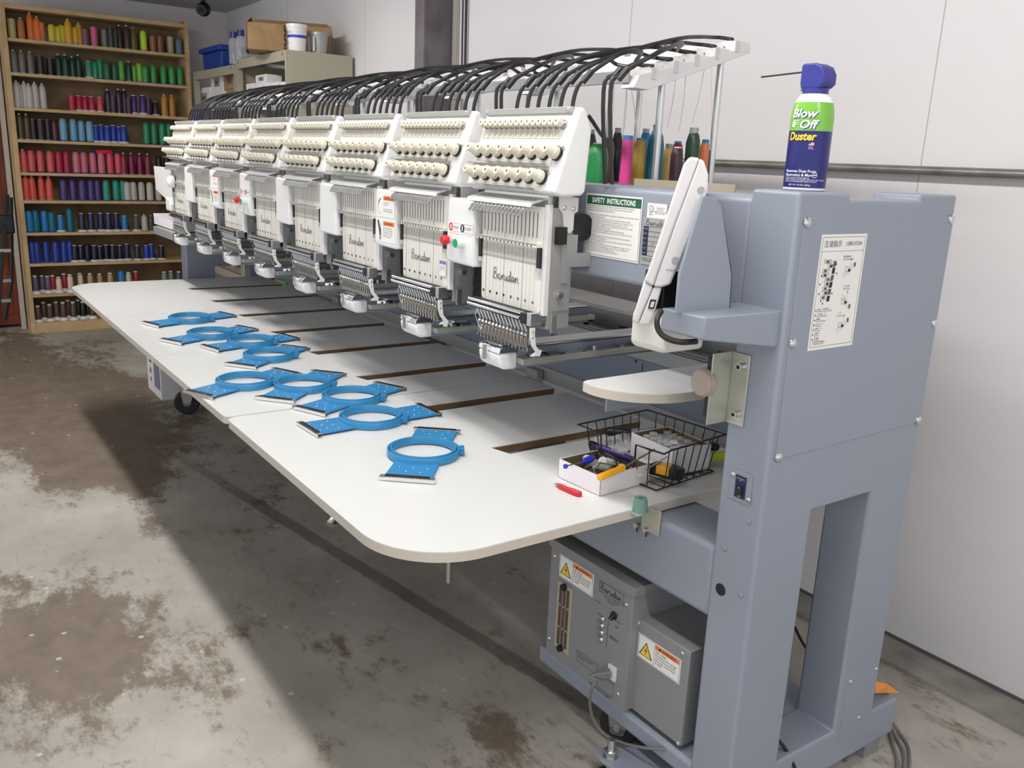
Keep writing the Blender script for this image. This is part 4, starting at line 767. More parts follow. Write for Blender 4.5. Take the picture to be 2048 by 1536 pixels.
def make_arm():
    b=MB(); b.box(-1.700,-1.618,1.15,1.70,.884,.930,'deck_grey'); b.box(-1.690,-1.624,1.15,1.70,.930,.936,'steel'); ar=b.build('hook_arm',M,bev=.003)
    b=MB(); b.prism([(1.150,.884),(1.114,.884),(1.102,.894),(1.098,.910),(1.098,.924),(1.150,.924)],'x',-1.702,-1.612,'white_plastic'); b.build('nose_cover',ar,bev=.007,seg=3)
    b=MB(); b.prism([(1.150,.924),(1.097,.924),(1.100,.936),(1.112,.940),(1.150,.940)],'x',-1.700,-1.612,'chrome'); b.box(-1.675,-1.655,1.092,1.099,.902,.936,'chrome'); b.box(-1.69,-1.625,1.11,1.15,.940,.942,'steel'); b.build('needle_plate',ar,bev=.001)
    b=MB(); b.box(-1.617,-1.590,1.150,1.70,.897,.911,'plate_nickel'); b.build('arm_rail',ar,bev=.001)
    b=MB(); b.box(-1.6155,-1.592,1.17,1.53,.9105,.9115,'plate_nickel')
    for y,w in ((1.185,.008),(1.20,.012),(1.225,.006),(1.26,.016),(1.33,.01),(1.45,.012),(1.5,.02)): b.box(-1.615,-1.615+.022,y,y+w,.911,.918,'chrome')
    b.prism([(-1.612,1.18),(-1.60,1.175),(-1.594,1.20),(-1.606,1.215)],'z',.911,.921,'chrome'); b.prism([(-1.62,1.20),(-1.60,1.21),(-1.60,1.25),(-1.622,1.24)],'z',.921,.926,'steel'); b.cyl((-1.605,1.375,.911),(-1.605,1.375,.922),.006,'steel',10); b.build('trimmer_parts',ar)
    return ar
hd=make_head(); ar=make_arm(); kids()
heads=[hd]; 
for k in range(1,8):
    heads.append(dup(hd,loc=(-.4*k,0,0))); dup(ar,loc=(-.4*k,0,0))
n=0; rest=MB()
for k,h_ in enumerate(heads):
    for (p,me) in KN:
        if n<100:
            o=bpy.data.objects.new('tension_knob',me); S.collection.objects.link(o); o.parent=h_; o.location=p; n+=1
        else:
            for mi,slot in enumerate(me.materials):
                fs=[tuple(f.vertices) for f in me.polygons if f.material_index==mi]; q=Vector((p.x-.4*k,p.y,p.z)); rest.add([q+v.co for v in me.vertices],fs,slot.name)
o=rest.build('tension_knobs',M); o['kind']='stuff'
# notice sticker on second head
b=MB(); b.X=frame((-1.940,1.1258,1.062),(1,0,0),(0,0,1)); b.box(0,.032,0,.040,-.0003,.0003,'paper'); b.box(.001,.031,.030,.038,.0003,.0005,'blue_plastic'); b.text('NOTICE',.016,.0315,.0048,'ink_white','CENTER',z=.0007,wscale=.9); b.text('To avoid damage,\ncheck the needle\nposition and oil\ndaily.',.002,.0235,.0026,'ink_soft',z=.0005); b.build('notice_sticker',heads[1],smooth=False)
# motor covers between the heads
CX0,CX1=-1.886,-1.757
def cover(k,kind):
    d=-.4*k; Yc=1.11
    b=MB(); b.prism([(CX0+d,1.125),(CX0+d+.004,1.112),(CX0+d+.012,1.256),(CX0+d+.018,1.262),(CX1+d,1.262),(CX1+d,1.110),(CX0+d+.012,1.106)][0:0] or [(CX0+d+.002,1.118),(CX0+d+.012,1.106),(CX1+d,1.104),(CX1+d,1.258),(CX0+d+.016,1.262),(CX0+d+.008,1.252)],'y',Yc,1.20,'white_plastic'); c=b.build('motor_cover',M,bev=.006,seg=3)
    def T(px,py): p=bp(px,py,1,Yc-.0005); return p.x-.0,p.z
    if kind=='stop':
        b=MB(); b.X=frame((CX0+d+.018,Yc-.0004,1.178),(1,0,0),(0,0,1)); b.box(0,.108,0,.028,-.0002,.0003,'paper')
        for x,m,t in ((.008,'red_plastic','STOP'),(.062,'navy_ink','START')):
            b.box(x-.003,x+.046,.004,.0045,.0003,.0005,m);b.box(x-.003,x+.046,.0235,.024,.0003,.0005,m); b.lathe((x,.014,.0003),(0,0,1),[(.0095,0),(.0095,.0003)],20,m)
            if t=='STOP': b.lathe((x,.014,.0005),(0,0,1),[(.0055,0),(.0055,.0003)],16,'paper'); b.lathe((x,.014,.0007),(0,0,1),[(.0028,0),(.0028,.0003)],12,m)
            else: b.box(x-.002,x+.002,.008,.020,.0007,.0009,'paper')
            b.text(t,x+.013,.0105,.0072,'ink_soft',z=.0006,wscale=.95)
        b.build('button_label',c,smooth=False)
        b=MB(); x,z=CX0+d+.028,1.160; b.lathe((x,Yc,z),(0,-1,0),[(.008,0),(.008,.010)],14,'steel'); b.lathe((x,Yc-.010,z),(0,-1,0),[(.0105,0),(.0115,.003),(.0115,.014),(.0095,.017),(.004,.0165)],20,'red_plastic'); b.build('stop_button',c)
        b=MB(); x,z=CX0+d+.080,1.157; b.lathe((x,Yc,z),(0,-1,0),[(.0125,0),(.0125,.020)],20,'pad_white'); b.lathe((x,Yc-.020,z),(0,-1,0),[(.0105,0),(.0105,.001)],20,'green_button'); b.build('start_button',c)
    if kind=='label':
        for z0,t in ((1.187,'Moving part can\ncause injury.\n\nKeep hand away from\nneedle while operating.'),(1.118,'Sharp needle can cause\ninjury. Keep hands away\nfrom moving parts while\nthe machine is running\nand before cleaning.')):
            b=MB(); b.X=frame((CX0+d+.018,Yc-.0004,z0),(1,0,0),(0,0,1)); b.box(0,.108,0,.062,-.0002,.0003,'paper'); b.box(.040,.106,.046,.058,.0003,.0005,'orange_ink'); b.text('▲WARNING',.073,.049,.0062,'ink','CENTER',z=.0007,wscale=.95); b.text(t,.040,.038,.0042,'ink_soft',z=.0005)
            if z0<1.15: b.add([(.004,.058,.0006),(.012,.060,.0006),(.026,.030,.0006),(.026,.018,.0006),(.018,.018,.0006),(.014,.034,.0006)],[(0,1,2,3,4,5)],'ink'); [b.box(.017+.003*q,.0185+.003*q,.006,.018,.0004,.0006,'ink_soft') for q in range(4)]; b.box(.024,.0255,.03,.052,.0004,.0006,'ink_soft')
            else: b.add([(.008,.032,.0006),(.011,.034,.0006),(.024,.050,.0006),(.021,.052,.0006)],[(0,1,2,3)],'ink'); b.tube([(.03,.052,.0005),(.008,.040,.0005),(.010,.015,.0005),(.026,.006,.0005)],.0004,'ink_soft',4)
            b.build('warning_label',c,smooth=False)
for k,kd in enumerate(['stop','label','','','stop','label','']): cover(k,kd)
# far end white cover and boxes
a=bp(307,332,1,1.12); c=bp(350,400,1,1.12); b=MB(); b.prism([(a.x,a.z),(-4.56,a.z),(-4.56,c.z-.03),(a.x+.02,c.z+.03)],'y',1.12,1.13,'white_plastic'); b.build('end_cover',M,bev=.002)
b=MB(); q=bp(338,363,1,1.10); b.lathe((q.x,1.12,q.z),(0,-1,0),[(.03,0),(.028,.02),(.012,.03)],20,'white_plastic'); b.build('hand_wheel',M)
MB().box(-4.66,-4.575,1.11,1.2,1.035,1.10,'white_plastic').build('motor_cover',M,bev=.01,seg=3)
for z in (): pass
# far side shelf with arm
a=bp(307,468,1,1.13); MB().box(a.x,-4.50,1.13,1.7,.885,.925,'seafoam_rubber' if 0 else 'grey_metal').build('far_shelf',M,bev=.002)
# ---- thread stand with trays, poles and tubes ----
TS=thing('thread_stand','white stepped thread guide rack on chrome poles with black thread tubes above heads','thread stand',(-3.1,1.6,1.306))
YS=[1.437,1.505,1.570,1.636,1.703]; ZS=[1.571,1.591,1.612,1.633,1.655]
b=MB(); P=[(1.385,1.528),(1.44,1.545),(1.755,1.632),(1.755,1.640),(1.44,1.552),(1.385,1.536)]; b.prism([(1.385,1.524),(1.43,1.522),(1.757,1.632),(1.757,1.648),(1.40,1.552)],'x',-1.585,-1.54,'panel_white')
br=b.build('rack_arm',TS,bev=.001)
b=MB()
for y,z in zip(YS,ZS):
    b.box(-1.915,-1.5415,y,y+.052,z-.024,z,'panel_white'); pass
    for x in (-1.575,-1.72,-1.86): b.cyl((x,y-.001,z-.012),(x,y-.0002,z-.012),.003,'steel',8)
    for i in range(3): b.cyl((-1.60-.1*i-.02*(YS.index(y)%2),y+.02,z),(-1.57-.1*i-.02*(YS.index(y)%2),y+.02,z),.0055,'white_plastic',8)
tr=b.build('guide_tray',TS,bev=.0012)
for y,z in zip(YS,ZS): MB().box(-1.5398,-1.538,y-.0012,y+.012,z-.0245,z+.0005,'cover_metal').build('tray_end_cap',tr)
kids()
pr_=[(-1.57,1.50),(-1.57,1.69)]
for k in range(8):
    if k: dup(br,loc=(-.4*k,0,0)); dup(tr,loc=(-.4*k,0,0))
    for x,y in pr_:
        zt=1.36+ (1.751-1.56)*1 if y<1.6 else 1.616
        MB().cyl((x-.4*k,y,1.306),(x-.4*k,y,1.555 if y<1.6 else 1.62),.0085,'steel',14).build('pole',TS)
MB().cyl((-1.885,1.72,1.306),(-1.885,1.72,1.62),.0085,'steel',14).build('pole',TS)
MB().box(-4.75,-1.56,1.385,1.390,1.535,1.562,'grey_metal').build('front_rail',TS,bev=.001)
NT=8
for k in range(8):
    for i in range(NT):
        rnd=random.Random(k*31+i); x0=(-1.755+.042*i if i<6 else (-1.452,-1.430)[i-6])-.4*k; j=i%5; yj=YS[j]+.02+.01*(i%2); zj=ZS[j]+.007
        xe=-1.54-.4*k-[.14,.10,.16,.05,.11,.24,.2,.26,.13][i]*1.0
        xe=max(xe,x0+.13)
        if xe>-1.56-.4*k: xe=-1.57-.4*k
        zc=1.585+.01*rnd.random()
        zb=1.44 if i<6 else 1.315
        pts=[(x0,1.215 if i<6 else 1.245,zb),(x0+.002,1.222,1.50),(x0+.014,1.24,1.535),(x0+.05,1.30,1.572+.006*(i%3)),((x0+xe)/2+.03,(1.31+yj)/2,(1.575+zj)/2+.022),(xe-.05,yj-.01,zj+.008),(xe,yj,zj)]
        b=MB(); b.tube(spline(pts,5),.0046,'tube_black',7); q=Vector(pts[2]); b.cyl(q-Vector((.004,.006,.012)),q+Vector((.006,.01,.012)),.0068,'tube_black',8); b.build('thread_tube',TS)
# drooping spare tube loop beside the near head
b=MB(); q=[bp(x,y,1,Y) for x,y,Y in ((1177,231,1.20),(1190,250,1.22),(1203,270,1.26),(1212,278,1.3))]; b.tube(spline(q,5),.0042,'tube_black',7); b.build('thread_tube',TS)
# thin threads from cones to the rack
b=MB()
for px0,py0,px1,py1 in ((1248,260,1254,170),(1272,262,1262,176),(1335,255,1352,150),(1358,262,1372,145),(1384,248,1410,132),(1420,300,1422,130)):
    a=bp(px0,py0,1,1.62); c=bp(px1,py1,1,1.62); b.tube([a,(a+c)/2+Vector((.004,0,.0)),c],.0007,'thread_pale',4)
o=b.build('threads',TS); o['kind']='stuff'
# cones on the thread table: px centre, px half width at Y, top px (thread), bottom y, Y, colour, cap, cap px
def bigcone(px,hw,ytop,Y,rgb,nm,capm,caph,cone,lab):
    z0=1.306; c=bp(px,ytop,1,Y); sc=abs(bp(px+1,ytop,1,Y).x-c.x)*.62; r=max(hw*sc,.015); h=c.z-z0
    t=thing('thread_cone',lab,'thread cone',(c.x,Y,z0),group='thread cones standing on the machine')
    b=MB()
    if cone=='k': prof=[(r,0),(r,h*.72),(r*.8,h*.9),(r*.5,h)]
    elif cone=='t': prof=[(r,0),(r*.78,h)]
    else: prof=[(r,0),(r,h*.82),(r*.8,h*.95),(r*.62,h)]
    b.lathe((c.x,Y,z0+.001),(0,0,1),prof,28,'thread'); o=b.build('wound_thread',t); o.color=L(*rgb)+(1,)
    b=MB(); b.lathe((c.x,Y,z0+h),(0,0,1),[(prof[-1][0]*1.02,0),(prof[-1][0]*.98,caph)],20,capm); b.build('cone_cap',t)
CN=[(1182,12,268,1.60,(30,66,50),'dark green','grey_metal',.012,'s','dark green thread cone half hidden beside the near head'),
 (1197,22,289,1.54,(36,140,72),'green','white_plastic',.004,'k','bright green thread cone nearest the head, standing before the brown one'),
 (1216,15,280,1.64,(120,84,64),'brown','blue_bin',.006,'s','brown thread cone behind the bright green cone'),
 (1236,11,266,1.72,(34,36,42),'black','label_silver',.014,'s','black thread cone with silver top between brown and pink cones'),
 (1256,14,279,1.56,(226,72,150),'pink','hoop_blue',.010,'t','hot pink thread cone with blue cap'),
 (1281,14,281,1.62,(186,152,62),'gold','tb','',  's','gold thread cone between the pink and teal cones'),
 (1292,12,266,1.80,(40,116,170),'blue','label_silver',.012,'s','blue thread cone behind the gold cone'),
 (1314,19,262,1.66,(34,116,140),'teal','label_silver',.016,'k','large teal thread cone behind the chrome pole'),
 (1338,8,297,1.72,(232,190,120),'orange and white','label_silver',.012,'s','small orange thread cone beside the teal cone'),
 (1356,13,287,1.78,(140,34,48),'red','hoop_blue',.006,'s','dark red thread cone with blue cap behind the maroon cone'),
 (1355,14,297,1.60,(60,30,40),'maroon','white_plastic',.004,'s','maroon thread cone left of the large dark green cone'),
 (1388,17,267,1.66,(34,70,52),'dark green','label_silver',.014,'s','large dark green thread cone behind the control panel top'),
 (1411,9,287,1.76,(226,130,80),'orange','hoop_blue',.010,'s','orange thread cone at the right end of the cone row')]
for (px,hw,yt,Y,rgb,nm,cm,ch,kd,lab) in CN: bigcone(px,hw,yt,Y,rgb,nm,'hoop_blue' if cm=='tb' else cm,ch or .006,kd,lab)
# ---------------- table boards ----------------
ZT=.66; TH=.021; TY0,TY1=.657,1.655
def board(x0,x1,k0,lab,r0=.012,r1=.012):
    # x0 < x1 ; slots for heads k0,k0+1 ; r1 radius at (x1,front), r0 at (x0,front)
    pts=[];kd=[]
    def arc(cx,cy,r,a0,a1,n): return [(cx+r*math.cos(math.radians(a0+(a1-a0)*i/n)),cy+r*math.sin(math.radians(a0+(a1-a0)*i/n))) for i in range(n+1)]
    pts+=arc(x0+r0,TY0+r0,r0,180,270,14 if r0>.05 else 5); pts+=arc(x1-r1,TY0+r1,r1,270,360,18 if r1>.05 else 5)
    pts.append((x1,TY1)); n0=len(pts)
    for k in (k0,k0+1):
        xa,xb=-1.648-.4*k,-1.712-.4*k
        pts+=[(xb+.062,TY1),(xb+.062,1.166),(xb,1.150),(xb,TY1)]
    pts.append((x0,TY1)); n=len(pts)
    t=thing('table_board',lab,'table board',((x0+x1)/2,1.1,ZT-TH),group='white table boards of the machine')
    b=MB(); b.prism(pts,'z',ZT-.0025,ZT,'laminate'); b.build('laminate_top',t,smooth=False)
    b=MB(); V=[(x,y,ZT-TH) for x,y in pts]+[(x,y,ZT-.0025) for x,y in pts]
    for m,sel in (('board_edge',lambda i:not(n0<=i<n-1)),('slot_wood',lambda i:n0<=i<n-1)):
        b.add(V,[(i,(i+1)%n,n+(i+1)%n,n+i) for i in range(n) if sel(i)],m)
    b.add(V,[tuple(range(n))],'slot_wood'); b.build('board_core',t,smooth=False)
board(-2.247,-1.238,0,'nearest white table board with the large rounded front corner and white carton',r0=.03,r1=.17)
board(-3.049,-2.2535,2,'second white table board from the near end, between two seams',r1=.022)
board(-3.849,-3.0515,4,'third white table board from the near end, holding the farthest two hoops')
board(-4.83,-3.8515,6,'farthest white table board, bare, with rounded corner before the bookcase',r0=.16)
# ---------------- hoops ----------------
def hoop(lab,x,y,ang,tab,half=.183,z=ZT,tilt=0):
    t=thing('embroidery_hoop',lab,'embroidery hoop',(x,y,z+.0005),math.radians(ang),'blue round embroidery hoops on the table')
    def bb(b,name,par=t,bev=0,**k):
        o=b.build(name,None,bev=bev,**k); o.parent=par; return o
    b=MB(); b.lathe((0,0,.002),(0,0,1),[(.0822,0),(.0868,0),(.0868,.0165),(.086,.0172),(.0828,.0172),(.0822,.0165),(.0822,0)],56,'hoop_blue',caps=False)
    a=math.radians(tab); 
    b.X=Matrix.Rotation(a,4,'Z'); b.box(.084,.098,-.013,-.002,.004,.018,'hoop_blue'); b.box(.084,.098,.002,.013,.004,.018,'hoop_blue'); b.cyl((.092,-.018,.011),(.092,.016,.011),.0035,'hoop_tray_blue',10); b.box(.088,.1,.013,.019,.005,.017,'hoop_tray_blue'); b.X=None
    bb(b,'outer_ring',ang=50)
    b=MB(); b.lathe((0,0,.003),(0,0,1),[(.0756,0),(.0798,0),(.0798,.0185),(.079,.0195),(.0764,.0195),(.0756,.0185),(.0756,0)],56,'hoop_blue',caps=False); bb(b,'inner_ring',ang=50)
    for s in (-1,1):
        b=MB(); n=10; P=[(s*math.sqrt(.083**2-(w_)**2),w_) for w_ in [-.051+.102*i/n for i in range(n+1)]]; P=P+[(s*(half-.010),.053),(s*(half-.010),-.053)]; b.prism(P,'z',.004,.0085,'hoop_tray_blue'); tr=bb(b,'bracket_plate',bev=.0006)
        b=MB()
        for i,u in enumerate((.112,.137,.162)):
            for w_ in (-.032,0.0,.032):
                if i==1: w_+=.012
                if i==1 and w_>.03: continue
                b.sphere((s*u*half/.183,w_,.0085),.0026,'chrome',8,(1,1,.6)); 
        for u in (.12,.148): 
            for w_ in (-.016,.016): b.cyl((s*u*half/.183,w_,.0084),(s*u*half/.183,w_,.0088),.0011,'ink_soft',6)
        q=bb(b,'rivets',par=tr)
        b=MB(); b.box(s*(half-.014),s*(half+.001),-.062,.062,.0085,.0105,'dull_metal'); b.box(s*(half-.001),s*(half+.001),-.062,.062,.001,.0105,'chrome'); b.box(s*(half-.013),s*(half-.002),-.05,.05,.0105,.0125,'black_plastic')
        for w_ in (-.04,.04): b.cyl((s*(half-.006),w_,0),(s*(half-.006),w_,.0085),.004,'steel',8)
        bb(b,'clip_bar',bev=.0005)
    return t
HP=[(-1.740,.975,139.7,-75,.186,'nearest blue hoop, alone at the front right of the table'),
 (-2.046,.986,92.8,-42,.186,'blue hoop second nearest, tray pointing straight toward the near slot'),
 (-2.262,1.028,114,-62,.178,'third nearest blue hoop, lying across the seam between the first two boards'),
 (-2.452,.955,131,-70,.176,'blue hoop fourth nearest, its ring touching the ring of the overhanging hoop'),
 (-2.562,.813,115.3,-58,.180,'blue hoop with one clip hanging over the table front edge'),
 (-2.872,.997,126.5,-66,.165,'blue hoop fourth from the far end, nearest the camera of the far group'),
 (-3.112,1.016,104,-52,.170,'blue hoop third from the far end, beside the board seam'),
 (-3.306,.925,113.3,-60,.180,'second farthest blue hoop, nearer the table front edge'),
 (-3.642,.940,108.1,-55,.180,'farthest blue hoop on the table')]
for (x,y,a,tb,hf,lab) in HP: hoop(lab,x,y,a,tb,hf)
# ---------------- near things on the table ----------------
def carton_open(name,lab,o,ex,w,d,h,z=ZT,wall='box_white',t_=.002):
    t=thing(name,lab,'box',(o[0],o[1],z)); b=MB(); Mx=frame((o[0],o[1],z+.0003),ex+(0,),(-ex[1],ex[0],0)); b.X=Mx
    b.box(0,w,0,d,0,t_,wall); b.box(0,w,0,t_,0,h,wall); b.box(0,w,d-t_,d,0,h,wall); b.box(0,t_,0,d,0,h,wall); b.box(w-t_,w,0,d,0,h,wall)
    b.box(t_,w-t_,t_,t_+.0004,t_,h-.001,'kraft_dark'); b.box(t_,w-t_,d-t_-.0004,d-t_,t_,h-.001,'kraft_dark'); b.box(t_,t_+.0004,t_,d-t_,t_,h-.001,'kraft_dark'); b.box(t_,w-t_,t_,d-t_,t_,t_+.0004,'kraft_dark')
    b.build('body',t); return t,Mx
t,Mx=carton_open('small_carton','small open white carton of bobbins and tools in front of wire basket',(-1.463,1.171),(.136,.008),.137,.152,.045)
def bobbin_mesh():
    b=MB(); b.lathe((0,0,0),(0,0,1),[(.0105,0),(.0105,.001),(.009,.0012),(.009,.0088),(.0105,.009),(.0105,.010),(.003,.010),(.003,.0)],18,'bobbin_silver',caps=False); b.lathe((0,0,.0015),(0,0,1),[(.0095,0),(.0095,.007)],18,'can_white'); return b.mesh('bobbin')
BM_=bobbin_mesh(); bi=[0]
def bobbin(p,rot,lab,g):
    o=bpy.data.objects.new('bobbin',BM_); S.collection.objects.link(o); o.location=p; o.rotation_euler=rot; tag(o,lab,'bobbin',g); return o
for i,(u,v,z,r) in enumerate([(.018,.075,.034,(1.2,.3,.2)),(.06,.105,.034,(.2,.1,0)),(.075,.06,.033,(.15,0,0)),(.04,.10,.030,(.9,.4,.5)),(.10,.10,.03,(.4,.2,0))]):
    p=Mx@Vector((u,v,z)); bobbin(p,r,'white wound bobbin in the small front carton, %s'%['at its left wall','near its back middle','at its centre','near the blue screwdriver','near its right back corner'][i],'bobbins in the small carton')
b=MB(); rn=random.Random(5)
for k in range(16):
    u,v=.02+rn.random()*.1,.03+rn.random()*.1; p=Mx@Vector((u,v,.016+rn.random()*.014)); b.X=Matrix.Translation(p)@Matrix.Rotation(rn.random()*3,4,(rn.random(),rn.random(),.3)); b.box(-.014,.014,-.010,.010,-.0004,.0004,'clear_sheet')
tag(b.build('plastic_bags'),'crumpled clear plastic bags filling the small white carton','plastic bag')['kind']='stuff'
def tool(name,lab,parts,cat='tool'):
    t=thing(name,lab,cat,parts[0][1][0]); 
    for nm,pts,r,m in parts: b=MB(); b.tube([Vector(q) for q in pts],r,m,10); b.build(nm,t,bev=0)
    return t
def tp(px,py,z): return bp(px,py,2,z)
t=thing('screwdriver','small screwdriver with translucent blue handle resting in the small carton','screwdriver',tp(1170,922,.70))
a,c_,e=tp(1187,916,.712),tp(1165,924,.706),tp(1134,932,.704)
d=(a-c_).normalized(); b=MB(); b.lathe(c_,d,[(.004,0),(.0075,.003),(.0085,.02),(.006,.03),(.004,.032)],12,'blue_plastic'); b.build('handle',t); b=MB(); b.cyl(c_,e,.002,'steel',8); b.build('shaft',t); b=MB(); b.lathe(e,(e-c_),[(.004,0),(.0055,.002),(.0055,.007),(.003,.009)],12,'blue_plastic'); b.build('cap',t)
t=thing('screwdriver','screwdriver with bright yellow handle lying over the small carton edge','screwdriver',tp(1225,945,.70))
a,c_,e=tp(1197,956,.708),tp(1248,934,.722),tp(1309,899,.735); d=(c_-a).normalized()
b=MB(); L_=(c_-a).length; b.lathe(a,d,[(.006,0),(.008,.002),(.0082,L_*.55),(.0068,L_*.72),(.0092,L_*.88),(.007,L_)],8,'yellow_plastic'); b.build('handle',t); b=MB(); b.cyl(c_,e,.0022,'dull_metal',8); b.build('shaft',t)
p=tp(1213,938,.70); b=MB(); b.X=Matrix.Translation(p)@Matrix.Rotation(.5,4,'Z')@Matrix.Rotation(.25,4,'X'); b.box(-.022,.018,-.014,.014,-.006,.006,'dull_metal'); b.box(-.016,.006,-.007,.007,.006,.0065,'label_silver'); b.lathe((.024,.004,.0),(0,0,1),[(.013,0),(.013,.006)],16,'black_plastic'); tag(b.build('tape_measure',bev=.002),'small grey metal tape case with black wheel in the small carton','tool')
p=tp(1272,945,.69); b=MB(); b.X=Matrix.Translation(p)@Matrix.Rotation(.2,4,'X')
Z=[(-.02,-.01),(.02,-.01),(.024,.004),(.018,.0),(.013,.008),(.007,.002),(.001,.01),(-.006,.003),(-.012,.009),(-.02,.002)]; b.prism([(x,y) for x,y in Z],'z',0,.001,'panel_white'); tag(b.build('paper_scrap'),'torn scrap of white card at the right side of the small carton','card')
# red snips
t=thing('thread_snips','red plastic handled snips lying before the small carton','snips',tp(1140,980,ZT))
a,c_=tp(1112,969,ZT+.006),tp(1162,989,ZT+.006); d=(c_-a); Mx2=frame(a,(d.x,d.y,0),(-d.y,d.x,0)); l=d.length
b=MB(); b.X=Mx2; b.prism([(0,.001),(.012,.0065),(.03,.004),(l*.6,.0075),(l*.9,.0085),(l,.004),(l,-.003),(l*.9,-.008),(l*.6,-.0075),(.03,-.006),(.012,-.005)],'z',-.0055,.0045,'red_plastic'); b.build('handle',t,bev=.0018,seg=3)
b=MB(); b.X=Mx2; b.prism([(.006,.002),(-.008,.004),(-.004,-.001),(.006,-.003)],'z',-.001,.001,'steel'); b.prism([(.03,.006),(.012,.018),(.008,.018),(.02,.004)],'z',.0,.001,'steel'); b.build('blade',t); b=MB(); b.X=Mx2; b.cyl((l*.35,0,.004),(l*.35,0,.006),.002,'steel'); b.cyl((l*.85,0,.004),(l*.85,0,.006),.002,'steel'); b.build('rivet',t)
# wire basket
RZ,BZ=.757,.664
R=[(-1.519,1.266),(-1.536,1.506),(-1.297,1.532),(-1.270,1.296)]; cx=sum(p[0] for p in R)/4; cy=sum(p[1] for p in R)/4
Bs=[(cx+(x-cx)*.88,cy+(y-cy)*.88) for x,y in R]
t=thing('wire_basket','black wire basket of tools and bobbin box on table beside the frame','basket',(cx,cy,ZT))
def lerp(p,q,u): return (p[0]+(q[0]-p[0])*u,p[1]+(q[1]-p[1])*u)
b=MB(); F1=lerp(R[0],R[3],.16);F2=lerp(R[0],R[3],.30);F3=lerp(R[0],R[3],.72);F4=lerp(R[0],R[3],.84)
rim=[(*F1,RZ),(*R[0],RZ),(*R[1],RZ),(*R[2],RZ),(*lerp(R[3],R[2],.15),RZ),(*lerp(R[3],R[2],.05),RZ-.004),(*F4,RZ),(*F3,RZ),(*F3,RZ-.05)]
b.tube(rim,.0022,'wire_black',8); b.tube([(*F1,RZ),(*F2,RZ-.006),(*lerp(R[0],R[3],.32),RZ-.05)],.0022,'wire_black',8); b.tube([(*lerp(R[0],R[3],.32),RZ-.05),(*F3,RZ-.05)],.0022,'wire_black',8); b.build('rim',t)
b=MB(); b.tube([(*p,BZ) for p in Bs],.002,'wire_black',8,closed=True)
for s,(p,q,P,Q_) in enumerate([(R[0],R[1],Bs[0],Bs[1]),(R[1],R[2],Bs[1],Bs[2]),(R[2],R[3],Bs[2],Bs[3]),(R[3],R[0],Bs[3],Bs[0])]):
    for i in range(1,8):
        u=i/8; top=lerp(p,q,u); bot=lerp(P,Q_,u); zt_=RZ if s!=3 or u<.2 or u>.84 else RZ-.05
        b.tube([(*top,zt_),(*bot,BZ)],.0013,'wire_black',6)
for i in range(1,7):
    b.tube([(*lerp(Bs[0],Bs[1],i/7),BZ),(*lerp(Bs[3],Bs[2],i/7),BZ)],.0012,'wire_black',6)
b.build('wire_mesh',t)
t,Mx=carton_open('bobbin_box','open white box full of silver bobbins inside the wire basket',(-1.478,1.402),(1,-.05),.150,.118,.062,z=.667)
i=0
for a_ in range(6):
    for c_ in range(5):
        for lay in range(1):
            p=Mx@Vector((.014+.0243*a_+.003*(c_%2),.014+.0225*c_,.042+.002*((a_*3+c_)%3))); bobbin(p,(.1*((a_+c_)%3-1),.12*((a_*2+c_)%3-1),0),'silver bobbin in the top layer of the open box in the basket','bobbins in the basket box')
b=MB(); b.X=Mx; b.box(.003,.147,.003,.115,.003,.041,'bobbin_silver'); tag(b.build('lower_bobbins'),'packed lower layers of silver bobbins in the open basket box','bobbin')['kind']='stuff'
def pen(lab,p0,p1,r,m,capm,name='marker_pen',rc=None,u=.7):
    p0,p1=Vector(p0),Vector(p1); d=(p1-p0).normalized(); l=(p1-p0).length; t=thing(name,lab,'marker' if name=='marker_pen' else 'tool',p0)
    b=MB(); b.lathe(p0,d,[(r*.7,0),(r,.003),(r,l*u)],14,m); b.build('barrel',t); b=MB(); b.lathe(p0+d*l*u,d,[(rc or r*1.06,0),(rc or r*1.06,l*(1-u)-.004),(r*.7,l*(1-u))],14,capm); b.build('cap',t); return t
t=pen('dark purple marker with white lettering lying at the basket front',tp(1268,920,.70),tp(1178,886,.716),.0075,'purple_plastic','black_plastic',u=.82)
a,c_=tp(1255,913,.709),tp(1220,900,.716); b=MB(); b.X=frame(c_+Vector((0,-.003,.006)),(a-c_),(.2,.3,1)); b.text('M  MARK-IT',.006,-.003,.0045,'ink_white'); b.build('printing',t,smooth=False)
pen('red capped pen beneath the purple marker at the basket front',tp(1268,934,.685),tp(1292,930,.69),.006,'red_plastic','red_plastic')
pen('black flashlight lying at the back left of the basket',tp(1260,866,.695),tp(1213,862,.695),.011,'black_plastic','black_plastic',name='flashlight')
pen('black handled tool at the left corner of the basket',tp(1180,892,.70),tp(1200,897,.70),.009,'black_plastic','black_plastic',name='hand_tool')
pen('lime yellow highlighter at the right side of the basket',tp(1373,925,.684),tp(1452,910,.684),.0105,'lime_plastic','lime_plastic',name='marker_pen')
b=MB(); rn=random.Random(9)
for k in range(34):
    q=tp(1200+rn.random()*60,872+rn.random()*40,.682+rn.random()*.012); b.X=Matrix.Translation(q)@Matrix.Rotation(rn.random()*3,4,(rn.random(),rn.random(),.4)); b.box(-.015,.015,-.009,.009,-.0004,.0004,'clear_sheet')
    if k%3==0: b.lathe((0,0,0),(0,0,1),[(.009,0),(.009,.003)],12,'clear_plastic')
tag(b.build('plastic_bags'),'heap of clear bags and plastic parts inside the basket left half','plastic bag')['kind']='stuff'
b=MB()
for k in range(3): b.X=frame(tp(1295+k*4,922+k*3,.684+.002*k),(1,.35,0),(-.35,1,0)); b.box(-.04,.035,-.004,.004,0,.0012,'paper')
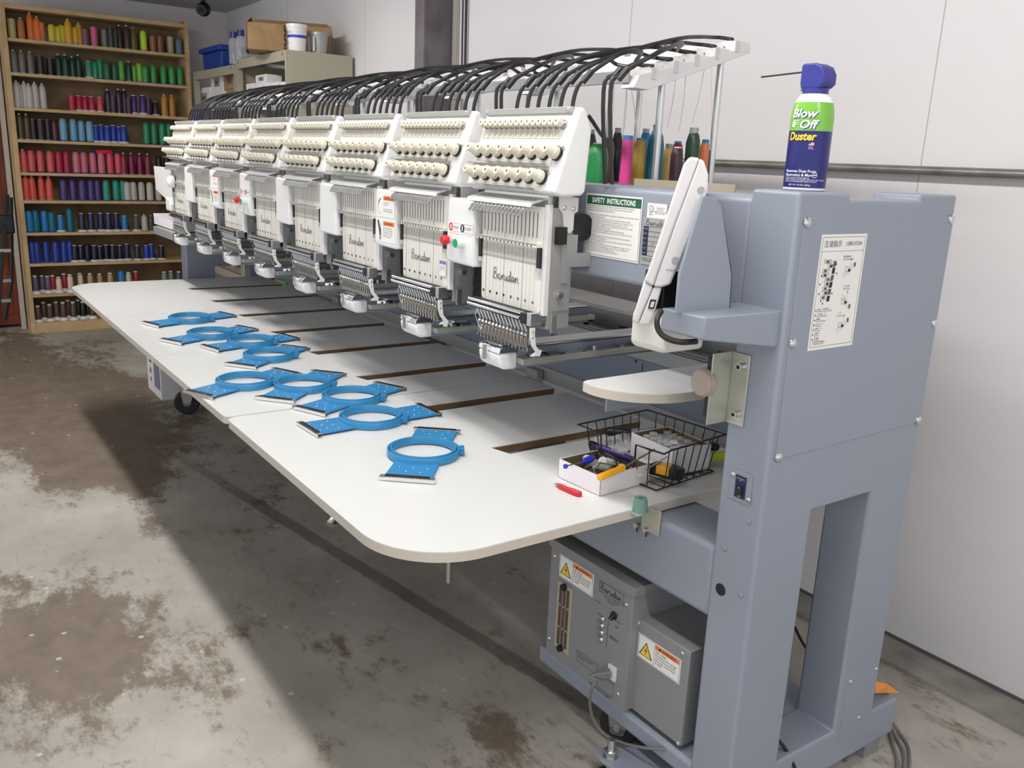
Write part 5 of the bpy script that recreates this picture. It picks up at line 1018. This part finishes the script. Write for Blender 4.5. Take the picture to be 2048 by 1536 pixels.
tag(b.build('paper_strips'),'white paper strips lying at the middle of the basket','paper')
t=thing('tape_measure','black and yellow tape measure with red button at the basket front','tape measure',tp(1325,935,.675))
q=tp(1330,940,.690); b=MB(); b.X=frame(q,(1,.4,0),(-.4,1,0)); b.prism([(-.035,-.016),(.03,-.018),(.045,-.006),(.045,.010),(.02,.020),(-.03,.016)],'z',-.014,.012,'black_plastic'); b.build('case',t,bev=.004,seg=3)
b=MB(); b.X=frame(q,(1,.4,0),(-.4,1,0)); b.prism([(-.014,-.0195),(.016,-.0195),(.018,-.010),(-.016,-.010)],'z',-.006,.0128,'yellow_plastic'); b.lathe((.001,0,.012),(0,0,1),[(.014,0),(.013,.0015)],18,'yellow_plastic'); b.build('yellow_grip',t,bev=.001)
b=MB(); b.X=frame(q,(1,.4,0),(-.4,1,0)); b.lathe((-.034,-.006,0),(-.6,-1,.2),[(.009,0),(.009,.006),(.007,.008)],14,'red_plastic'); b.build('button',t)
b=MB(); q=tp(1343,918,.69); b.X=frame(q,(1,.3,0),(-.3,1,0)); b.box(-.012,.012,-.003,.003,.0,.006,'red_plastic'); 
for k in range(7): b.box(-.011+.0035*k,-.0095+.0035*k,-.002,.002,-.016,.0,'red_plastic')
tag(b.build('small_comb'),'small red brush with thin bristles in the basket','brush')
b=MB(); a,c_=tp(1290,941,.695),tp(1335,913,.72); b.tube([a,c_],.0016,'label_silver',6); tag(b.build('metal_rod'),'thin silver rod leaning across the basket front wires','rod')
p=tp(1428,893,.70); b=MB(); b.sphere(p,.014,'black_plastic',14,(1,1,.8)); b.lathe(p+Vector((0,-.012,.002)),(0,-1,.2),[(.006,0),(.006,.004)],12,'steel'); tag(b.build('small_motor'),'small black round part with metal end at the basket right corner','part')
p=tp(1363,951,ZT); b=MB(); b.lathe((p.x,p.y,ZT),(0,0,1),[(.008,0),(.008,.0012),(.004,.0014),(.004,.008)],14,'steel'); tag(b.build('loose_bolt'),'small steel bolt standing on the table before the basket','bolt')
# ---------------- duster can ----------------
CX,CY,CZ0=-1.008,1.326,1.3255; CR=.0362
t=thing('duster_can','blue and green air duster can with straw on top of the end frame','spray can',(CX,CY,CZ0))
hb=.180; b=MB(); b.lathe((CX,CY,CZ0),(0,0,1),[(CR*.93,0),(CR,.002),(CR,.005)],40,'can_white'); b.lathe((CX,CY,CZ0),(0,0,1),[(CR,.005),(CR,.1005)],40,'can_blue',caps=False)
pr2=[(CR,.1005),(CR,.1225),(CR*.97,.135),(CR*.88,.148)]; b.lathe((CX,CY,CZ0),(0,0,1),pr2,40,'can_green',caps=False); b.lathe((CX,CY,CZ0),(0,0,1),[(CR*.88,.148),(CR*.72,.158),(CR*.60,.162),(CR*.56,.163)],40,'can_white'); b.build('can_body',t,ang=60)
aim=math.atan2(-CY,-CX)-.24
def wrap(src,name,R=CR+.0004,par=t):
    o=MB(); 
    for (x,y,z),_ in zip(src.v,range(len(src.v))):
        a=aim+x/CR; rr=R+z
        if y>.1225: rr-=(y-.1225)*.084+max(0,y-.135)*.16
        o.v.append((CX+rr*math.cos(a),CY+rr*math.sin(a),CZ0+y))
    o.f=src.f;o.m=src.m;o.sl=src.sl; return o.build(name,par,smooth=False)
b=MB()
for off,m,z in (((.0012,-.0012),'can_blue',0),((0,0),'can_white',.0003)):
    b.text('Blow',-.030+off[0],.1225+off[1],.0140,m,wscale=1.12,shear=.25,bold=.0005,z=z); b.text('Off',-.013+off[0],.1045+off[1],.0140,m,wscale=1.12,shear=.25,bold=.0005,z=z)
    b.text('Duster',-.031+off[0],.0850+off[1],.0135,'can_yellow' if off[0]==0 else 'ink',wscale=.92,shear=.15,bold=.0006,z=z)
for k in range(3): b.box(-.021,-.013,.110+.003*k,.111+.003*k,.0004,.0006,'can_white')
b.add([(-.027,.106,.0004),(-.021,.106,.0004),(-.020,.113,.0004),(-.024,.119,.0004),(-.028,.113,.0004)],[(0,1,2,3,4)],'can_white')
b.box(.008,.0165,.076,.0815,.0001,.0003,'paper')
for k in range(3): b.box(.008,.0165,.0765+.002*k,.0773+.002*k,.0003,.0005,'red_plastic')
b.box(.008,.0115,.079,.0815,.0005,.0007,'blue_plastic'); b.text('MADE\nIN U.S.A.',.008,.0725,.0018,'can_white',z=.0003)
b.text('Removes Dust From\nElectronics & More!',-.030,.0310,.0048,'can_white',wscale=1.0,bold=.0001,z=.0003,line=1.0)
b.text('DANGER: CONTENTS UNDER PRESSURE.\nKEEP OUT OF REACH OF CHILDREN. READ BACK LABEL CAREFULLY.\nMISUSE CAN CAUSE PERMANENT INJURY OR DEATH.',-.030,.0205,.0022,'can_white',wscale=.82,z=.0003); b.text('NET WT 10 OZ. (283g)',-.020,.0085,.0028,'can_white',z=.0003)
b.lathe((.024,.027,.0),(0,0,1),[(.0045,0),(.0045,.0003)],18,'can_white'); b.lathe((.024,.027,.0004),(0,0,1),[(.0036,0),(.0036,.0003)],18,'can_blue'); b.box(.0215,.0265,.0262,.0278,.0008,.001,'can_white')
wrap(b,'label_printing')
# trigger cap: faces along direction of the straw
sd=(bp(1502,141,1,CY-.0)-bp(1608,135,1,CY)); sd=Vector((sd.x,sd.y-.0,0)).normalized(); sn=Vector((-sd.y,sd.x,0))
Mc=frame((CX,CY,CZ0),sd,sn) if sd.cross(sn).z>0 else frame((CX,CY,CZ0),sd,-sn)
b=MB(); b.X=Mc; b.lathe((0,0,.160),(0,0,1),[(.0215,0),(.022,.012)],28,'cap_blue'); b.build('cap_collar',t)
b=MB(); b.X=Matrix(((Mc[0][0],Mc[0][2],Mc[0][1],Mc[0][3]),(Mc[1][0],Mc[1][2],Mc[1][1],Mc[1][3]),(Mc[2][0],Mc[2][2],Mc[2][1],Mc[2][3]),(0,0,0,1)))
b.X=Mc; prof=[(.019,.171),(.0215,.180),(.0215,.209),(.018,.212),(-.006,.212),(-.019,.206),(-.0265,.194),(-.027,.178),(-.018,.171)]
b.prism([(x,z) for x,z in prof],'y',-.0175,.0175,'cap_blue'); b.build('trigger_cap',t,bev=.0035,seg=3)
b=MB(); b.X=Mc; b.box(.0215,.0265,-.004,.004,.197,.204,'cap_blue'); b.build('nozzle',t,bev=.001)
b=MB(); b.X=Mc; b.prism([(.0215,.196),(.0235,.190),(.0225,.176),(.028,.168),(.0235,.168),(.0200,.178)],'y',-.008,.008,'can_green'); b.build('trigger',t,bev=.0008)
b=MB(); b.X=Mc; b.cyl((.024,0,.2005),(.122,0,.1965),.0015,'black_plastic',10); b.build('straw',t)
# second duster can far behind the heads (only its cap shows)
q=bp(396,246,1,1.30); t=thing('duster_can','second duster can with blue cap standing far behind the farthest heads','spray can',(q.x,1.30,1.31))
b=MB(); b.lathe((q.x,1.30,1.311),(0,0,1),[(.033,0),(.033,.13),(.02,.16)],24,'can_white'); b.build('can_body',t)
b=MB(); b.lathe((q.x,1.30,1.471),(0,0,1),[(.022,0),(.03,.03),(.024,.045)],18,'cap_blue'); b.build('trigger_cap',t); b=MB(); b.box(q.x-.03,q.x-.022,1.28,1.32,1.475,1.505,'can_green'); b.build('trigger',t)
# ---------------- floor things ----------------
t=thing('printed_carton','white printed carton standing on the floor under the far table beside caster','box',(-4.95,1.15,0))
MB().box(-5.135,-4.83,1.072,1.22,.0,.30,'box_white').build('body',t,bev=.003)
b=MB(); b.X=frame((-5.125,1.0715,0),(1,0,0),(0,0,1)); b.text('COMPANY',.01,.235,.04,'navy_ink',wscale=.9); b.box(.15,.28,.05,.21,0,.0004,'deck_grey'); b.box(.05,.10,.17,.20,0,.0004,'ink_soft'); b.box(.06,.085,.11,.14,0,.0004,'ink_soft'); b.box(.06,.08,.06,.085,0,.0004,'ink_soft'); b.build('printing',t,smooth=False)
t=thing('white_tray','small folded white carton lying on the far side shelf','box',(-4.75,1.25,.925))
a=bp(309,462,1,1.16); c_=bp(358,440,1,1.16)
b=MB(); b.box(a.x,c_.x,1.16,1.164,.926,.975,'box_white'); b.box(a.x,c_.x,1.34,1.344,.926,.975,'box_white'); b.box(a.x,a.x+.004,1.16,1.344,.926,.985,'box_white'); b.box(c_.x-.004,c_.x,1.16,1.344,.926,.985,'box_white'); b.box(a.x,c_.x,1.16,1.344,.926,.929,'box_white'); b.build('body',t)
p=bp(1775,1385,0,-1.02); b=MB(); q=[bp(1752,1362,1,1.80),bp(1775,1368,1,1.86),bp(1798,1385,1,1.9),bp(1775,1384,1,1.82),bp(1750,1385,1,1.78)]
b.add(q+[v+Vector((0,0,-.002)) for v in q],[(0,1,2,3,4),(5,6,7,8,9)]+[(i,(i+1)%5,5+(i+1)%5,5+i) for i in range(5)],'orange_card'); tag(b.build('orange_envelope',smooth=False),'corner of an orange card sheet sticking out behind the end frame foot','card')
# cones seen low behind the machine
for px,py,c,lab in ((572,566,'bg','bright green thread cone standing behind the table under the far heads'),(586,566,'gr','green thread cone beside the bright green one behind the table'),(470,545,'tn','tan thread cone on the low shelf behind the far end frame')):
    Y=2.0; P=bp(px,py+8,1,Y); 
    o=bpy.data.objects.new('thread_cone',cone_mesh('n')); S.collection.objects.link(o); o.location=(P.x,Y,.501); o.scale=(1.1,1.1,1.1); o.color=L(*COL[c][1])+(1,); tag(o,lab,'thread cone','thread cones behind the machine')
